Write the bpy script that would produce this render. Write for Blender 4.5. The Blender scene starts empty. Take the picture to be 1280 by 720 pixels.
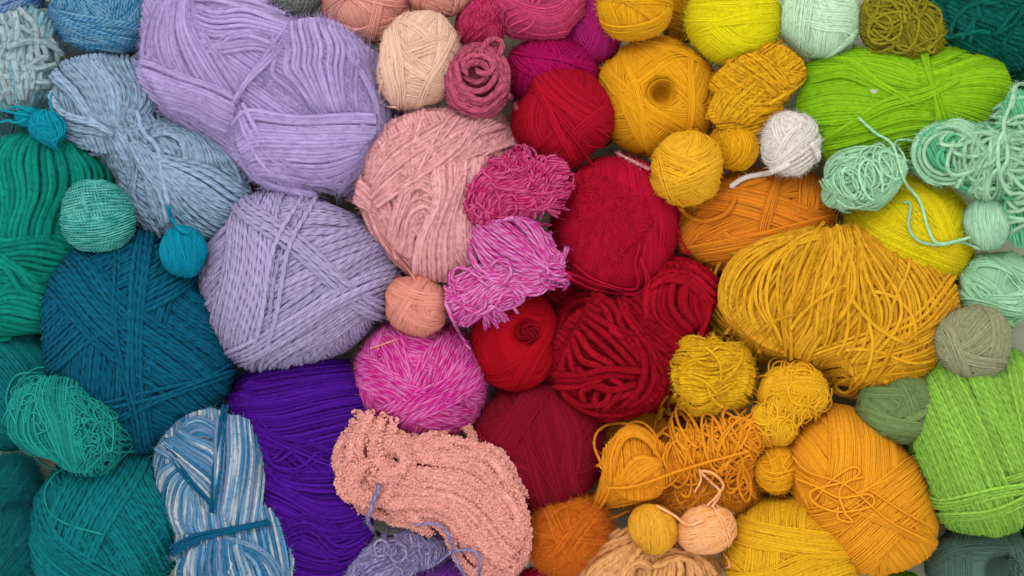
import bpy, math
import numpy as np
from mathutils import Vector

# ---------------------------------------------------------------- units
# one unit of the layout = half a millimetre; x to the right, y up the picture, z towards the lens
S = 0.0005
HC = 3000.0          # lens height above the table
ZR = 95.0            # height at which the frame is 1280 units wide
sc = bpy.context.scene
COL = bpy.data.collections.new("yarn_pile")
sc.collection.children.link(COL)
PI = math.pi
TAU = 2 * PI

def lin(c):
    c = np.asarray(c, float) / 255.0
    return np.where(c <= 0.04045, c / 12.92, ((c + 0.055) / 1.055) ** 2.4)

def nrm(v):
    return v / np.maximum(np.linalg.norm(v, axis=-1, keepdims=True), 1e-9)

def gsm(a, s):
    """gaussian smoothing along axis 1"""
    if s < 0.3: return a
    k = int(max(1, round(s * 2.5)))
    w = np.exp(-0.5 * (np.arange(-k, k + 1) / s) ** 2); w /= w.sum()
    p = np.concatenate([np.repeat(a[:, :1], k, 1), a, np.repeat(a[:, -1:], k, 1)], 1)
    out = np.zeros_like(a)
    for i, wi in enumerate(w): out += wi * p[:, i:i + a.shape[1]]
    return out

def wmax(a, k):
    out = a.copy()
    for i in range(1, k + 1):
        out[:, i:] = np.maximum(out[:, i:], a[:, :-i]); out[:, :-i] = np.maximum(out[:, :-i], a[:, i:])
    return out

def catmull(pts, m):
    """resample a polyline with a Catmull-Rom spline at m points, even in arc length"""
    p = np.asarray(pts, float)
    if len(p) == 2: 
        t = np.linspace(0, 1, m)[:, None]; return p[0] * (1 - t) + p[1] * t
    q = np.vstack([2 * p[0] - p[1], p, 2 * p[-1] - p[-2]])
    out = []
    for i in range(1, len(q) - 2):
        t = np.linspace(0, 1, 16, endpoint=False)[:, None]
        a, b, c, d = q[i - 1], q[i], q[i + 1], q[i + 2]
        out.append(0.5 * (2 * b + (c - a) * t + (2 * a - 5 * b + 4 * c - d) * t ** 2 + (3 * b - a - 3 * c + d) * t ** 3))
    out = np.vstack(out + [p[-1:]])
    s = np.concatenate([[0], np.cumsum(np.linalg.norm(np.diff(out, axis=0), axis=1))])
    u = np.linspace(0, s[-1], m)
    return np.stack([np.interp(u, s, out[:, k]) for k in range(out.shape[1])], 1)

# ---------------------------------------------------------------- materials
def yarn_mat(name, cols, twist=0.5, plies=2, mode='plain', rough=0.9, sheen=0.12, var=0.14, bump=0.4, shine=None, size=3.0):
    """cols: list of sRGB colours; plain uses the first, 'marl' mixes along the plies, 'long' changes along the strand"""
    m = bpy.data.materials.new(name); m.use_nodes = True
    nt = m.node_tree; N = nt.nodes; L = nt.links; N.clear()
    out = N.new('ShaderNodeOutputMaterial'); b = N.new('ShaderNodeBsdfPrincipled')
    tr = N.new('ShaderNodeBsdfTranslucent'); mx = N.new('ShaderNodeMixShader'); mx.inputs[0].default_value = 0.25
    L.new(b.outputs[0], mx.inputs[1]); L.new(tr.outputs[0], mx.inputs[2]); L.new(mx.outputs[0], out.inputs[0])
    b.inputs['Roughness'].default_value = rough
    b.inputs['Sheen Weight'].default_value = sheen * 0.5
    b.inputs['Sheen Roughness'].default_value = 0.4
    b.inputs['Specular IOR Level'].default_value = 0.06 if shine is None else shine * 0.6
    c0 = lin(cols[0])
    b.inputs['Sheen Tint'].default_value = (*(0.15 + 0.85 * c0 / max(c0.max(), 1e-3)), 1)
    def val(op, a, bb=None, cc=None):
        n = N.new('ShaderNodeMath'); n.operation = op
        for i, x in enumerate((a, bb, cc)):
            if x is None: continue
            if isinstance(x, (int, float)): n.inputs[i].default_value = x
            else: L.new(x, n.inputs[i])
        return n.outputs[0]
    uv = N.new('ShaderNodeUVMap'); uv.uv_map = 'yarn'
    sep = N.new('ShaderNodeSeparateXYZ'); L.new(uv.outputs[0], sep.inputs[0])
    U, V = sep.outputs[0], sep.outputs[1]
    at = N.new('ShaderNodeAttribute'); at.attribute_name = 'rnd'; R = at.outputs['Fac']
    ph = val('ADD', val('MULTIPLY', U, twist), val('MULTIPLY', V, float(plies)))
    tw = val('SINE', val('MULTIPLY', ph, TAU))
    # fine fibre streaks following the twist
    cmb = N.new('ShaderNodeCombineXYZ'); L.new(val('MULTIPLY', U, 0.8), cmb.inputs[0]); L.new(val('MULTIPLY', ph, 3.0), cmb.inputs[1]); L.new(val('MULTIPLY', R, 97.0), cmb.inputs[2])
    nz = N.new('ShaderNodeTexNoise'); nz.inputs['Scale'].default_value = 1.6; nz.inputs['Detail'].default_value = 3; L.new(cmb.outputs[0], nz.inputs['Vector'])
    def mix(f, a, bb):
        n = N.new('ShaderNodeMix'); n.data_type = 'RGBA'; n.clamp_factor = False
        if isinstance(f, (int, float)): n.inputs[0].default_value = f
        else: L.new(f, n.inputs[0])
        for i, x in ((6, a), (7, bb)):
            if isinstance(x, (tuple, list, np.ndarray)): n.inputs[i].default_value = (*x[:3], 1)
            else: L.new(x, n.inputs[i])
        return n.outputs[2]
    if mode == 'plain' or len(cols) == 1:
        col = tuple(c0)
        dk = tuple(c0 * (1 - 2.2 * var)); lt = tuple(np.minimum(c0 * (1 + var) + 0.02 * var, 0.92))
        f = val('ADD', val('MULTIPLY', R, 0.55), val('MULTIPLY', nz.outputs[0], 0.5))
        colr = mix(f, dk, lt)
    elif mode == 'marl':
        n2 = N.new('ShaderNodeTexNoise'); n2.inputs['Scale'].default_value = 1.0; n2.inputs['Detail'].default_value = 1
        cm2 = N.new('ShaderNodeCombineXYZ'); L.new(val('MULTIPLY', U, 0.11), cm2.inputs[0]); L.new(val('MULTIPLY', R, 61.0), cm2.inputs[1])
        L.new(cm2.outputs[0], n2.inputs['Vector'])
        f = val('ADD', val('MULTIPLY', tw, 0.45), val('MULTIPLY_ADD', n2.outputs[0], 3.0, -1.0))
        f = val('ADD', f, val('MULTIPLY_ADD', nz.outputs[0], 0.6, -0.3))
        n = N.new('ShaderNodeClamp'); L.new(f, n.inputs[0])
        colr = mix(n.outputs[0], tuple(lin(cols[0])), tuple(lin(cols[1])))
    else:   # long runs of colour
        n2 = N.new('ShaderNodeTexNoise'); n2.inputs['Scale'].default_value = 1.0; n2.inputs['Detail'].default_value = 0
        cm2 = N.new('ShaderNodeCombineXYZ'); L.new(val('MULTIPLY', U, 0.008), cm2.inputs[0]); L.new(val('MULTIPLY', R, 83.0), cm2.inputs[1])
        L.new(cm2.outputs[0], n2.inputs['Vector'])
        f = val('FRACT', val('ADD', val('MULTIPLY', n2.outputs[0], 3.0), val('MULTIPLY', R, 7.0)))
        rp = N.new('ShaderNodeValToRGB'); rp.color_ramp.interpolation = 'EASE'
        el = rp.color_ramp.elements
        el[0].color = (*lin(cols[0]), 1); el[0].position = 0
        el[1].color = (*lin(cols[1]), 1); el[1].position = 1 / len(cols)
        for i in range(2, len(cols)):
            e = el.new(i / len(cols)); e.color = (*lin(cols[i]), 1)
        L.new(f, rp.inputs[0])
        colr = mix(val('MULTIPLY', nz.outputs[0], 0.35), rp.outputs[0], tuple(lin(cols[0])))
    if isinstance(colr, tuple): b.inputs['Base Color'].default_value = (*colr, 1)
    else: L.new(colr, b.inputs['Base Color']); L.new(colr, tr.inputs[0])
    if bump > 0:
        h = val('ADD', val('MULTIPLY', tw, 0.5), val('MULTIPLY', nz.outputs[0], 0.7))
        bp = N.new('ShaderNodeBump'); bp.inputs['Strength'].default_value = bump
        bp.inputs['Distance'].default_value = size * S * 0.22
        L.new(h, bp.inputs['Height']); L.new(bp.outputs[0], b.inputs['Normal'])
    return m

# ---------------------------------------------------------------- mesh accumulation
class Buf:
    def __init__(s): s.v = []; s.f = []; s.uv = []; s.r = []; s.n = 0; s.keep = []
    def add(s, v, f, uv, r):
        s.v.append(v.astype(np.float32)); s.f.append((f + s.n).astype(np.int32)); s.uv.append(uv.astype(np.float32)); s.r.append(r.astype(np.float32)); s.n += len(v)

def tubes(buf, P, r, Nr, k, rng, rnd=None, keep=True):
    """strands P (n,M,3) of radius r, reference normals Nr"""
    n, M, _ = P.shape
    if n == 0 or M < 2: return
    r = np.broadcast_to(np.asarray(r, float), (n, M)) if np.ndim(r) != 1 else np.broadcast_to(np.asarray(r)[:, None], (n, M))
    T = nrm(np.gradient(P, axis=1))
    B = nrm(np.cross(T, Nr)); N2 = np.cross(B, T)
    a = TAU * np.arange(k) / k
    V = P[:, :, None] + r[:, :, None, None] * (np.cos(a)[:, None] * N2[:, :, None] + np.sin(a)[:, None] * B[:, :, None])
    i = np.arange(n)[:, None, None]; m = np.arange(M - 1)[None, :, None]; j = np.arange(k)[None, None, :]; j2 = (j + 1) % k
    base = i * M * k
    F = np.stack(np.broadcast_arrays(base + m * k + j, base + m * k + j2, base + (m + 1) * k + j2, base + (m + 1) * k + j), -1).reshape(-1, 4)
    if rnd is None: rnd = rng.random(n)
    ln = np.concatenate([np.zeros((n, 1)), np.cumsum(np.linalg.norm(np.diff(P, axis=1), axis=2), 1)], 1) / (2 * r.mean())
    ln = ln + rng.random(n)[:, None] * 60
    u0 = np.broadcast_to(ln[:, :-1, None], (n, M - 1, k)); u1 = np.broadcast_to(ln[:, 1:, None], (n, M - 1, k))
    v0 = np.broadcast_to(j / k, (n, M - 1, k)); v1 = np.broadcast_to((j + 1) / k, (n, M - 1, k))
    UV = np.stack([np.stack([u0, v0], -1), np.stack([u0, v1], -1), np.stack([u1, v1], -1), np.stack([u1, v0], -1)], -2).reshape(-1, 2)
    buf.add(V.reshape(-1, 3), F, UV, np.repeat(rnd, M * k))
    if keep: buf.keep.append((P.reshape(-1, 3), N2.reshape(-1, 3), np.repeat(r.reshape(-1, 1), 1, 1), B.reshape(-1, 3)))

def grid_mesh(buf, V):
    """closed-in-u sheet of points V (a,b,3)"""
    a, b, _ = V.shape
    i = np.arange(a - 1)[:, None]; j = np.arange(b)[None, :]; j2 = (j + 1) % b
    F = np.stack(np.broadcast_arrays(i * b + j, i * b + j2, (i + 1) * b + j2, (i + 1) * b + j), -1).reshape(-1, 4)
    buf.add(V.reshape(-1, 3), F, np.zeros((len(F) * 4, 2)), np.full(a * b, 0.2))

def fuzz(buf, n, length, rng, thick=0.24, zmin=-1e9):
    if not buf.keep or n == 0: return
    P = np.vstack([k[0] for k in buf.keep]); Nn = np.vstack([k[1] for k in buf.keep]); R = np.vstack([k[2] for k in buf.keep]); B = np.vstack([k[3] for k in buf.keep])
    ok = np.where(P[:, 2] > zmin)[0]
    if len(ok) == 0: return
    i = rng.choice(ok, n)
    g = rng.normal(size=(n, 3)); a = rng.uniform(-1.3, 1.3, n)[:, None]
    out = np.cos(a) * Nn[i] + np.sin(a) * B[i]; T = np.cross(Nn[i], B[i]) * rng.choice([-1, 1], n)[:, None]
    base = P[i] + out * R[i] * 0.85
    along = rng.uniform(0, 1.6, n)[:, None]
    d = nrm(out * 0.55 + T * along + 0.55 * g / np.sqrt(3))
    L = (length * rng.uniform(0.4, 1.5, n))[:, None]
    c = nrm(rng.normal(size=(n, 3))) * L * 0.4
    t = np.linspace(0, 1, 3)[None, :, None]
    Q = base[:, None] + d[:, None] * L[:, None] * t + c[:, None] * (t * t)
    rr = thick * np.array([1, .85, .35])[None, :] * np.ones((n, 1))
    tubes(buf, Q, rr, nrm(np.cross(np.gradient(Q, axis=1), rng.normal(size=(n, 1, 3)))), 3, rng, rnd=rng.uniform(0.6, 1.5, n), keep=False)

def link_mesh(name, buf, mat, parent=None, loc=(0, 0, 0)):
    v = np.vstack(buf.v) * S; f = np.vstack(buf.f); uv = np.vstack(buf.uv); r = np.concatenate(buf.r)
    me = bpy.data.meshes.new(name)
    me.vertices.add(len(v)); me.vertices.foreach_set('co', v.ravel())
    me.loops.add(f.size); me.loops.foreach_set('vertex_index', f.ravel())
    me.polygons.add(len(f)); me.polygons.foreach_set('loop_start', np.arange(0, f.size, 4, dtype=np.int32))
    me.polygons.foreach_set('use_smooth', np.ones(len(f), bool))
    ul = me.uv_layers.new(name='yarn'); ul.data.foreach_set('uv', uv.ravel())
    at = me.attributes.new('rnd', 'FLOAT', 'POINT'); at.data.foreach_set('value', r)
    me.update(calc_edges=True)
    me.materials.append(mat)
    o = bpy.data.objects.new(name, me); COL.objects.link(o)
    o.location = loc
    if parent is not None: o.parent = parent
    return o

# ---------------------------------------------------------------- heights of what is already in the pile
GX0, GY0, GW, GH, GR = -780.0, -480.0, 780, 480, 2.0
G = np.zeros((GH, GW), np.float32)
def g_idx(x, y):
    return np.clip(((y - GY0) / GR).astype(int), 0, GH - 1), np.clip(((x - GX0) / GR).astype(int), 0, GW - 1)
def g_stamp(buf, ox, oy):
    for v in buf.v:
        iy, ix = g_idx(v[:, 0] + ox, v[:, 1] + oy)
        np.maximum.at(G, (iy, ix), v[:, 2])
def g_at(x, y):
    iy, ix = g_idx(np.asarray(x), np.asarray(y)); return G[iy, ix].astype(float)

def thin(r): return r * 0.86 if 1.7 < r < 3.15 else r
# ---------------------------------------------------------------- one yarn thing
class Yarn:
    def __init__(s, name, label, cat, group, X, Y, z, mat, seed=0, fz=(0, 4.0)):
        s.name, s.label, s.cat, s.group = name, label, cat, group
        s.X, s.Y, s.z = X, Y, z
        f = (HC - z) / (HC - ZR)
        s.ox, s.oy = (X - 640) * f, (360 - Y) * f
        s.mat = mat; s.parts = {}; s.rng = np.random.default_rng(seed * 7919 + int(X * 3 + Y * 5))
        s.fz = fz; s.mats = {}; s.map = None; s.bodies = []; s.order = []
    def buf(s, part):
        if part not in s.parts: s.parts[part] = Buf(); s.order.append(part)
        return s.parts[part]
    def loc(s, p):
        p = np.asarray(p, float); q = p.copy(); q[..., 0] = p[..., 0] - s.X; q[..., 1] = s.Y - p[..., 1]; return q
    # ---- wound balls -------------------------------------------------
    def shape(s, rx, ry, rz, ang=0, lump=0.03, hole=None, pinch=None, off=(0, 0, 0), sq=2.0):
        if hasattr(s, 'hm'): del s.hm
        ang = -ang          # picture sense: clockwise positive
        rng = s.rng; ca, sa = math.cos(math.radians(ang)), math.sin(math.radians(ang))
        fr = nrm(rng.normal(size=(5, 3))) * rng.uniform(1.5, 3.2, (5, 1)); ph = rng.uniform(0, TAU, 5)
        def f(d):
            m = 1 + lump * np.sin(d @ fr.T + ph).sum(-1) / 2.2
            if sq != 2.0:
                m = m * (np.abs(d[..., 0]) ** sq + np.abs(d[..., 1]) ** sq + np.abs(d[..., 2]) ** sq) ** (-1 / sq)
            x, y, z = d[..., 0] * rx * m, d[..., 1] * ry * m, d[..., 2] * rz * m
            if pinch:   # waist: (position along the long axis, depth, width)
                w = np.exp(-((x / rx - pinch[0]) / pinch[2]) ** 2) * pinch[1]
                y = y * (1 - w); z = z * (1 - 0.8 * w)
            if hole:    # (hx, hy, radius, depth) a dent in the top, in units of rx / ry
                q = np.hypot(x - hole[0] * rx, y - hole[1] * ry) / hole[2]
                z = np.where(d[..., 2] > 0, z - hole[3] * np.exp(-q ** 4), z)
            return np.stack([x * ca - y * sa + off[0], x * sa + y * ca - off[1], z + s.z + off[2]], -1)
        s.sh = f; s.R = (rx * ry * rz) ** (1 / 3); s.rz = rz; s.ang = ang
        return s
    def normal(s, d):
        e = 0.02
        t1 = nrm(np.cross(d, np.array([0.31, 0.77, 0.55]))); t2 = np.cross(d, t1)
        a = s.sh(nrm(d + e * t1)) - s.sh(nrm(d - e * t1)); b = s.sh(nrm(d + e * t2)) - s.sh(nrm(d - e * t2))
        n = np.cross(a, b); sg = np.sign((n * d).sum(-1, keepdims=True)); return nrm(n * np.where(sg == 0, 1, sg))
    def core(s, sink, part='wound_yarn'):
        a = np.linspace(0.001, PI - 0.001, 26)[:, None]; b = np.linspace(0, TAU, 48, endpoint=False)[None, :]
        d = np.stack(np.broadcast_arrays(np.sin(a) * np.cos(b), np.sin(a) * np.sin(b), np.cos(a)), -1)
        grid_mesh(s.buf(part), s.sh(d) - s.normal(d) * sink)
        s.hm = np.zeros((160, 160)) - sink
    def oc(s, d):
        q = d[..., :2] / np.abs(d).sum(-1, keepdims=True)
        lo = d[..., 2] < 0
        x, y = q[..., 0], q[..., 1]
        x2 = np.where(lo, (1 - np.abs(y)) * np.sign(x), x); y2 = np.where(lo, (1 - np.abs(x)) * np.sign(y), y)
        return np.clip(((x2 + 1) * 80).astype(int), 0, 159), np.clip(((y2 + 1) * 80).astype(int), 0, 159)
    def band(s, n, offs, sr, wob=0.0, part='wound_yarn', k=5, zc=-0.45, press=0.45, arc=None, rnd=None):
        """parallel turns round the ball: plane normal n, angular offsets offs"""
        rng = s.rng; n = nrm(np.asarray(n, float)); offs = np.asarray(offs, float)
        A = math.sqrt(max(1e-6, 1 - n[2] ** 2))
        up = np.array([0, 0, 1.0]) - n[2] * n
        u = nrm(up) if np.linalg.norm(up) > 1e-3 else nrm(np.cross(n, [1, 0.2, 0])); v = np.cross(n, u)
        c = (zc - n[2] * np.sin(offs)) / (np.cos(offs) * A)
        half = np.arccos(np.clip(c, -1, 1)); ok = c < 1
        offs, half = offs[ok], half[ok]
        if len(offs) == 0: return
        if arc is not None: lo, hi = np.full(len(offs), arc[0]), np.full(len(offs), arc[1])
        else: lo, hi = -half, half
        L = (hi - lo).max() * s.R
        M = int(np.clip(L / (2.0 * sr + 2.2), 10, 76))
        t = lo[:, None] + (hi - lo)[:, None] * np.linspace(0, 1, M)[None]
        o = offs[:, None] + np.zeros_like(t)
        if wob:
            q = rng.integers(2, 5); p = rng.uniform(0, TAU)
            o = o + wob * np.sin(q * t + p) + (0.25 * sr / s.R) * np.sin(rng.uniform(2, 6, (len(offs), 1)) * t + rng.uniform(0, TAU, (len(offs), 1)))
        d = nrm(n * np.sin(o)[..., None] + np.cos(o)[..., None] * (np.cos(t)[..., None] * u + np.sin(t)[..., None] * v))
        ix, iy = s.oc(d)
        h = gsm(wmax(s.hm[ix, iy], 2), 1.6) + sr * press
        top = h + sr * press
        side = nrm(np.cross(n, d)); w = nrm(np.cross(d, side))
        for e in (-0.8, -0.4, 0, 0.4, 0.8):
            a, b = s.oc(nrm(d + w * (e * sr / s.R))); np.maximum.at(s.hm, (a, b), top)
        Nn = s.normal(d)
        tubes(s.buf(part), s.sh(d) + Nn * h[..., None], sr, Nn, k, rng, rnd)
    def wind(s, sr, cover=2.2, kw=(6, 14), wob=0.05, part='wound_yarn', style='random', tilt=None, k=5, spread=1.0, zb=0.75, main=None):
        """cover: how many layers; main: (angle, spread) favours a direction seen from above"""
        sr = thin(sr); rng = s.rng; sp = 1.38 * sr / s.R
        s.core(sr * 2.0 * max(1, cover * 0.55), part) if not hasattr(s, 'hm') else None
        total = cover * 1.65 * s.R / sr; done = 0
        if style != 'polar':     # first a full layer laid side by side
            a = math.radians(-(main[0] if main else rng.uniform(0, 180)) - s.ang) 
            s.band([-math.sin(a), math.cos(a), rng.uniform(-.15, .15)], np.arange(-1.4, 1.4, sp * 1.05), sr, wob, part, k); total *= .62
        while done < total:
            kk = int(rng.integers(kw[0], kw[1] + 1) * 1.3)
            if style == 'polar':    # turns that all pass at the same distance from the crown
                a = rng.uniform(0, TAU); tl = math.radians(tilt + rng.normal(0, 3))
                ax = getattr(s, 'axis', np.array([0, 0, 1.0]))
                e1 = nrm(np.cross(ax, [0.3, 1, 0.1])); e2 = np.cross(ax, e1)
                n = (math.cos(a) * e1 + math.sin(a) * e2) * math.cos(tl) + ax * math.sin(tl)
            elif main is not None and rng.random() < main[2]:
                a = math.radians(-(main[0] + rng.normal(0, main[1])) - s.ang); n = np.array([-math.sin(a), math.cos(a), rng.normal(0, zb * 0.6)])
            else:
                a = rng.uniform(0, TAU); n = np.array([math.cos(a), math.sin(a), rng.uniform(-zb, zb)])
            offs = rng.normal(0, 0.28 * spread) + (np.arange(kk) - kk / 2) * sp * rng.uniform(0.95, 1.2)
            if style == 'polar': offs = -(abs(rng.normal(0, 0.42)) * (rng.random() < .7) + np.arange(kk) * sp)
            s.band(n, offs, sr, wob, part, k)
            done += kk
        return s
    def across(s, theta, off, kk, sr, tilt=0.0, part='wound_yarn', wob=0.03, gap=1.38, arc=None, k=5):
        kk = int(kk * 1.36 * sr / thin(sr)) if kk > 6 else kk; sr = thin(sr)
        """an explicit band: direction theta (deg, image sense), offset as a fraction of the radius (to its right, image y down)"""
        a = math.radians(-theta - s.ang); n = np.array([-math.sin(a), math.cos(a), tilt])
        o0 = math.asin(max(-0.97, min(0.97, -off)))
        s.band(n, o0 + (np.arange(kk) - (kk - 1) / 2) * gap * sr / s.R, sr, wob, part, k, arc=arc)
        return s
    # ---- draped skeins -----------------------------------------------
    def body(s, X, Y, rx, ry, rz, ang=0, z=None, pw=2.0):
        s.bodies.append((X - s.X, s.Y - Y, rx, ry, rz, -ang, s.z if z is None else z, pw)); return s
    def mk_map(s, over=False, res=1.5):
        xs = [(b[0] - max(b[2], b[3]), b[0] + max(b[2], b[3])) for b in s.bodies]; ys = [(b[1] - max(b[2], b[3]), b[1] + max(b[2], b[3])) for b in s.bodies]
        s.mx0, s.my0 = min(x[0] for x in xs) - 60, min(y[0] for y in ys) - 60
        w = int((max(x[1] for x in xs) + 60 - s.mx0) / res); h = int((max(y[1] for y in ys) + 60 - s.my0) / res)
        s.res = res
        gx = s.mx0 + (np.arange(w) + .5) * res; gy = s.my0 + (np.arange(h) + .5) * res
        XX, YY = np.meshgrid(gx, gy); Z = np.zeros_like(XX)
        for (x, y, rx, ry, rz, ang, z, pw) in s.bodies:
            c, n = math.cos(math.radians(ang)), math.sin(math.radians(ang))
            a = ((XX - x) * c + (YY - y) * n) / rx; b = (-(XX - x) * n + (YY - y) * c) / ry
            q = np.abs(a) ** pw + np.abs(b) ** pw
            zz = z + np.where(q < 1, rz * np.sqrt(np.maximum(1 - q, 0)), -rz * 1.0 * np.minimum(np.sqrt(np.maximum(q - 1, 0)), 1.2))
            Z = np.maximum(Z, zz)
        if over: Z = np.maximum(Z, g_at(XX + s.ox, YY + s.oy))
        s.map = Z
    def m_idx(s, x, y):
        return np.clip(((y - s.my0) / s.res).astype(int), 0, s.map.shape[0] - 1), np.clip(((x - s.mx0) / s.res).astype(int), 0, s.map.shape[1] - 1)
    def hulls(s, part='strands', shrink=0.87):
        for (x, y, rx, ry, rz, ang, z, pw) in s.bodies:
            a = np.linspace(0.02, PI - 0.02, 22)[:, None]; b = np.linspace(0, TAU, 44, endpoint=False)[None, :]
            ca, sa = np.abs(np.cos(b)) ** (2 / pw) * np.sign(np.cos(b)), np.abs(np.sin(b)) ** (2 / pw) * np.sign(np.sin(b))
            X = rx * shrink * np.sin(a) * ca; Y = ry * shrink * np.sin(a) * sa; Zz = np.maximum(z + rz * (shrink - 0.03) * np.cos(a) + 0 * b, 0.5)
            c, n = math.cos(math.radians(ang)), math.sin(math.radians(ang))
            grid_mesh(s.buf(part), np.stack([x + X * c - Y * n, y + X * n + Y * c, Zz], -1))
    def drape(s, xy, sr, part, k=5, press=0.75, tuck=0.0, sm=2.2, taper=False, rnd=None, lift=0.0, each=False, lim=1.5):
        """lay strands xy (n,M,2 local) on the heap so far"""
        n, M, _ = xy.shape; rng = s.rng
        if each and n > 1:
            for i in range(n): s.drape(xy[i:i + 1], sr, part, k, press, tuck, sm, taper, None if rnd is None else rnd[i:i + 1], lift)
            return
        a, b = s.m_idx(xy[..., 0], xy[..., 1])
        h = gsm(wmax(s.map[a, b], 1), sm) + sr * press + lift
        if tuck:
            e = np.linspace(0, 1, M)[None]; h = h - tuck * (np.exp(-(e / 0.05) ** 2) + np.exp(-((1 - e) / 0.05) ** 2))
        h = np.maximum(h, sr)
        P = np.concatenate([xy, h[..., None]], -1)
        T = np.gradient(xy, axis=1); side = nrm(np.stack([-T[..., 1], T[..., 0]], -1))
        top = h + sr * press
        for e in (-0.85, -0.4, 0, 0.4, 0.85):
            q = xy + side * (e * sr); a, b = s.m_idx(q[..., 0], q[..., 1])
            np.maximum.at(s.map, (a, b), np.minimum(top, s.map[a, b] + 2.2 * sr))
        r = np.full((n, M), sr)
        if taper:
            e = np.linspace(0, 1, M); r = r * np.clip(np.minimum(e, 1 - e) * M * 0.8 + 0.25, 0, 1)[None]
        gx = (s.slope(xy)); Nn = nrm(np.stack([-gx[0], -gx[1], np.ones_like(h)], -1))
        tubes(s.buf(part), P, r, Nn, k, rng, rnd)
    def slope(s, xy):
        e = 4.0
        def at(dx, dy):
            a, b = s.m_idx(xy[..., 0] + dx, xy[..., 1] + dy); return s.map[a, b]
        f = lambda v: np.clip(gsm(v / (2 * e), 2.0), -2.5, 2.5)
        return f(at(e, 0) - at(-e, 0)), f(at(0, e) - at(0, -e))
    def sheet(s, guides, sr, n=None, jit=0.3, wave=0.6, part='strands', tuck=6.0, k=5, press=0.7, dens=1.02, lift=0.0, each=False, rnd=None, sm=3.4):
        """strands interpolated between guide lines given in picture coordinates"""
        rng = s.rng; sr0 = sr; sr = thin(sr)
        g = [s.loc(np.asarray(x, float)) for x in guides]
        L = max(np.linalg.norm(np.diff(x, axis=0), axis=1).sum() for x in g)
        M = int(np.clip(L / (1.9 * sr + 2.0), 8, 90))
        C = np.stack([catmull(x, M) for x in g])            # (g,M,2)
        if n is None:
            wd = np.linalg.norm(np.diff(C, axis=0), axis=2).sum(0); n = int(max(2, np.percentile(wd, 80) / (1.42 * sr) * dens))
        elif n > 6: n = int(n * 1.42 * sr0 / sr)
        t = np.linspace(0, 1, n) + rng.normal(0, 0.25 / n, n); t = np.clip(t, 0, 1) * (len(g) - 1)
        # smooth across the guides
        fine = np.stack([catmull(C[:, m], (len(g) - 1) * 12 + 1) for m in range(M)], 1) if len(g) > 2 else np.stack([C[0] + (C[1] - C[0]) * q for q in np.linspace(0, 1, 13)])
        q = t * 12; i0 = np.clip(q.astype(int), 0, len(fine) - 2); w = (q - i0)[:, None, None]
        xy = fine[i0] * (1 - w) + fine[i0 + 1] * w
        e = np.linspace(0, 1, M)[None]
        T = np.gradient(xy, axis=1); side = nrm(np.stack([-T[..., 1], T[..., 0]], -1))
        off = rng.normal(0, jit * sr * .7, (n, 1)) + .22 * wave * sr * np.sin(e * rng.uniform(3, 9, (n, 1)) + rng.uniform(0, TAU, (n, 1)))
        off = off + 1.5 * wave * sr * np.sin(e * rng.uniform(4, 8) + np.linspace(0, 3, n)[:, None] + rng.uniform(0, TAU))
        xy = xy + side * off[..., None]
        if each or n <= 6: s.drape(xy, sr, part, k, press, tuck, sm, rnd=rnd, lift=lift, each=each)
        else:   # odd and even turns in two goes so that neighbours nest
            o = rng.permutation(n); 
            s.drape(xy, sr, part, k, press, tuck, sm, rnd=rnd, lift=lift + rng.normal(0, 0.3 * sr, (n, 1)))
        return s
    def fill(s, theta, sr, which=None, part='strands', dens=1.0, bow=0.06, wave=0.4, sink=1.3):
        """a full layer of side by side strands over every body, running at theta (picture sense)"""
        rng = s.rng; sr = thin(sr)
        for bi, (x, y, rx, ry, rz, ang, z, pw) in enumerate(s.bodies):
            if which is not None and bi not in which: continue
            th = math.radians(-(theta[bi] if isinstance(theta, (list, tuple)) else theta)); d = np.array([math.cos(th), math.sin(th)]); p = np.array([-d[1], d[0]])
            c, q = math.cos(math.radians(ang)), math.sin(math.radians(ang)); Rm = np.array([[c, -q], [q, c]]); A = Rm @ np.diag([1 / rx ** 2, 1 / ry ** 2]) @ Rm.T
            ext = math.sqrt(p @ np.linalg.inv(A) @ p); n = int(2 * ext / (1.55 * sr) * dens)
            o = np.linspace(-.97, .97, n) * ext
            a_, b_, c_ = d @ A @ d, 2 * o * (d @ A @ p), o * o * (p @ A @ p) - 0.84
            disc = np.sqrt(np.maximum(b_ ** 2 - 4 * a_ * c_, 0)); t0, t1 = (-b_ - disc) / (2 * a_), (-b_ + disc) / (2 * a_)
            M = int(np.clip((t1 - t0).max() / (2 * sr + 2.4), 10, 70)); e = np.linspace(0, 1, M)[None]
            t = t0[:, None] + (t1 - t0)[:, None] * e
            oo = o[:, None] * (1 - bow * 4 * (e - .5) ** 2) + wave * sr * np.sin(e * rng.uniform(3, 7) + o[:, None] / (9 * sr) + rng.uniform(0, TAU)) + rng.normal(0, .2 * sr, (n, 1))
            xy = np.array([x, y]) + oo[..., None] * p + t[..., None] * d
            mp = s.map.copy()
            s.drape(xy[0::2], sr, part, 5, .5, 3, 3.4, lift=-sink * sr); s.map = mp.copy(); s.drape(xy[1::2], sr, part, 5, .5, 3, 3.4, lift=-(sink + .25) * sr); s.map = mp
        return s
    def line(s, pts, sr, part='loose_end', k=7, lift=0.0, taper=True, sm=2.5, M=None, tuck=0):
        if part == 'loose_end': part = s.fresh(part)
        sr = thin(sr); p = s.loc(np.asarray(pts, float)[:, :2]); L = np.linalg.norm(np.diff(p, axis=0), axis=1).sum()
        xy = catmull(p, M or int(np.clip(L / (1.3 * sr + 1.2), 10, 140)))
        s.drape(xy[None], sr, part, k, 0.9, tuck, sm, taper, lift=lift); return s
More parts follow.
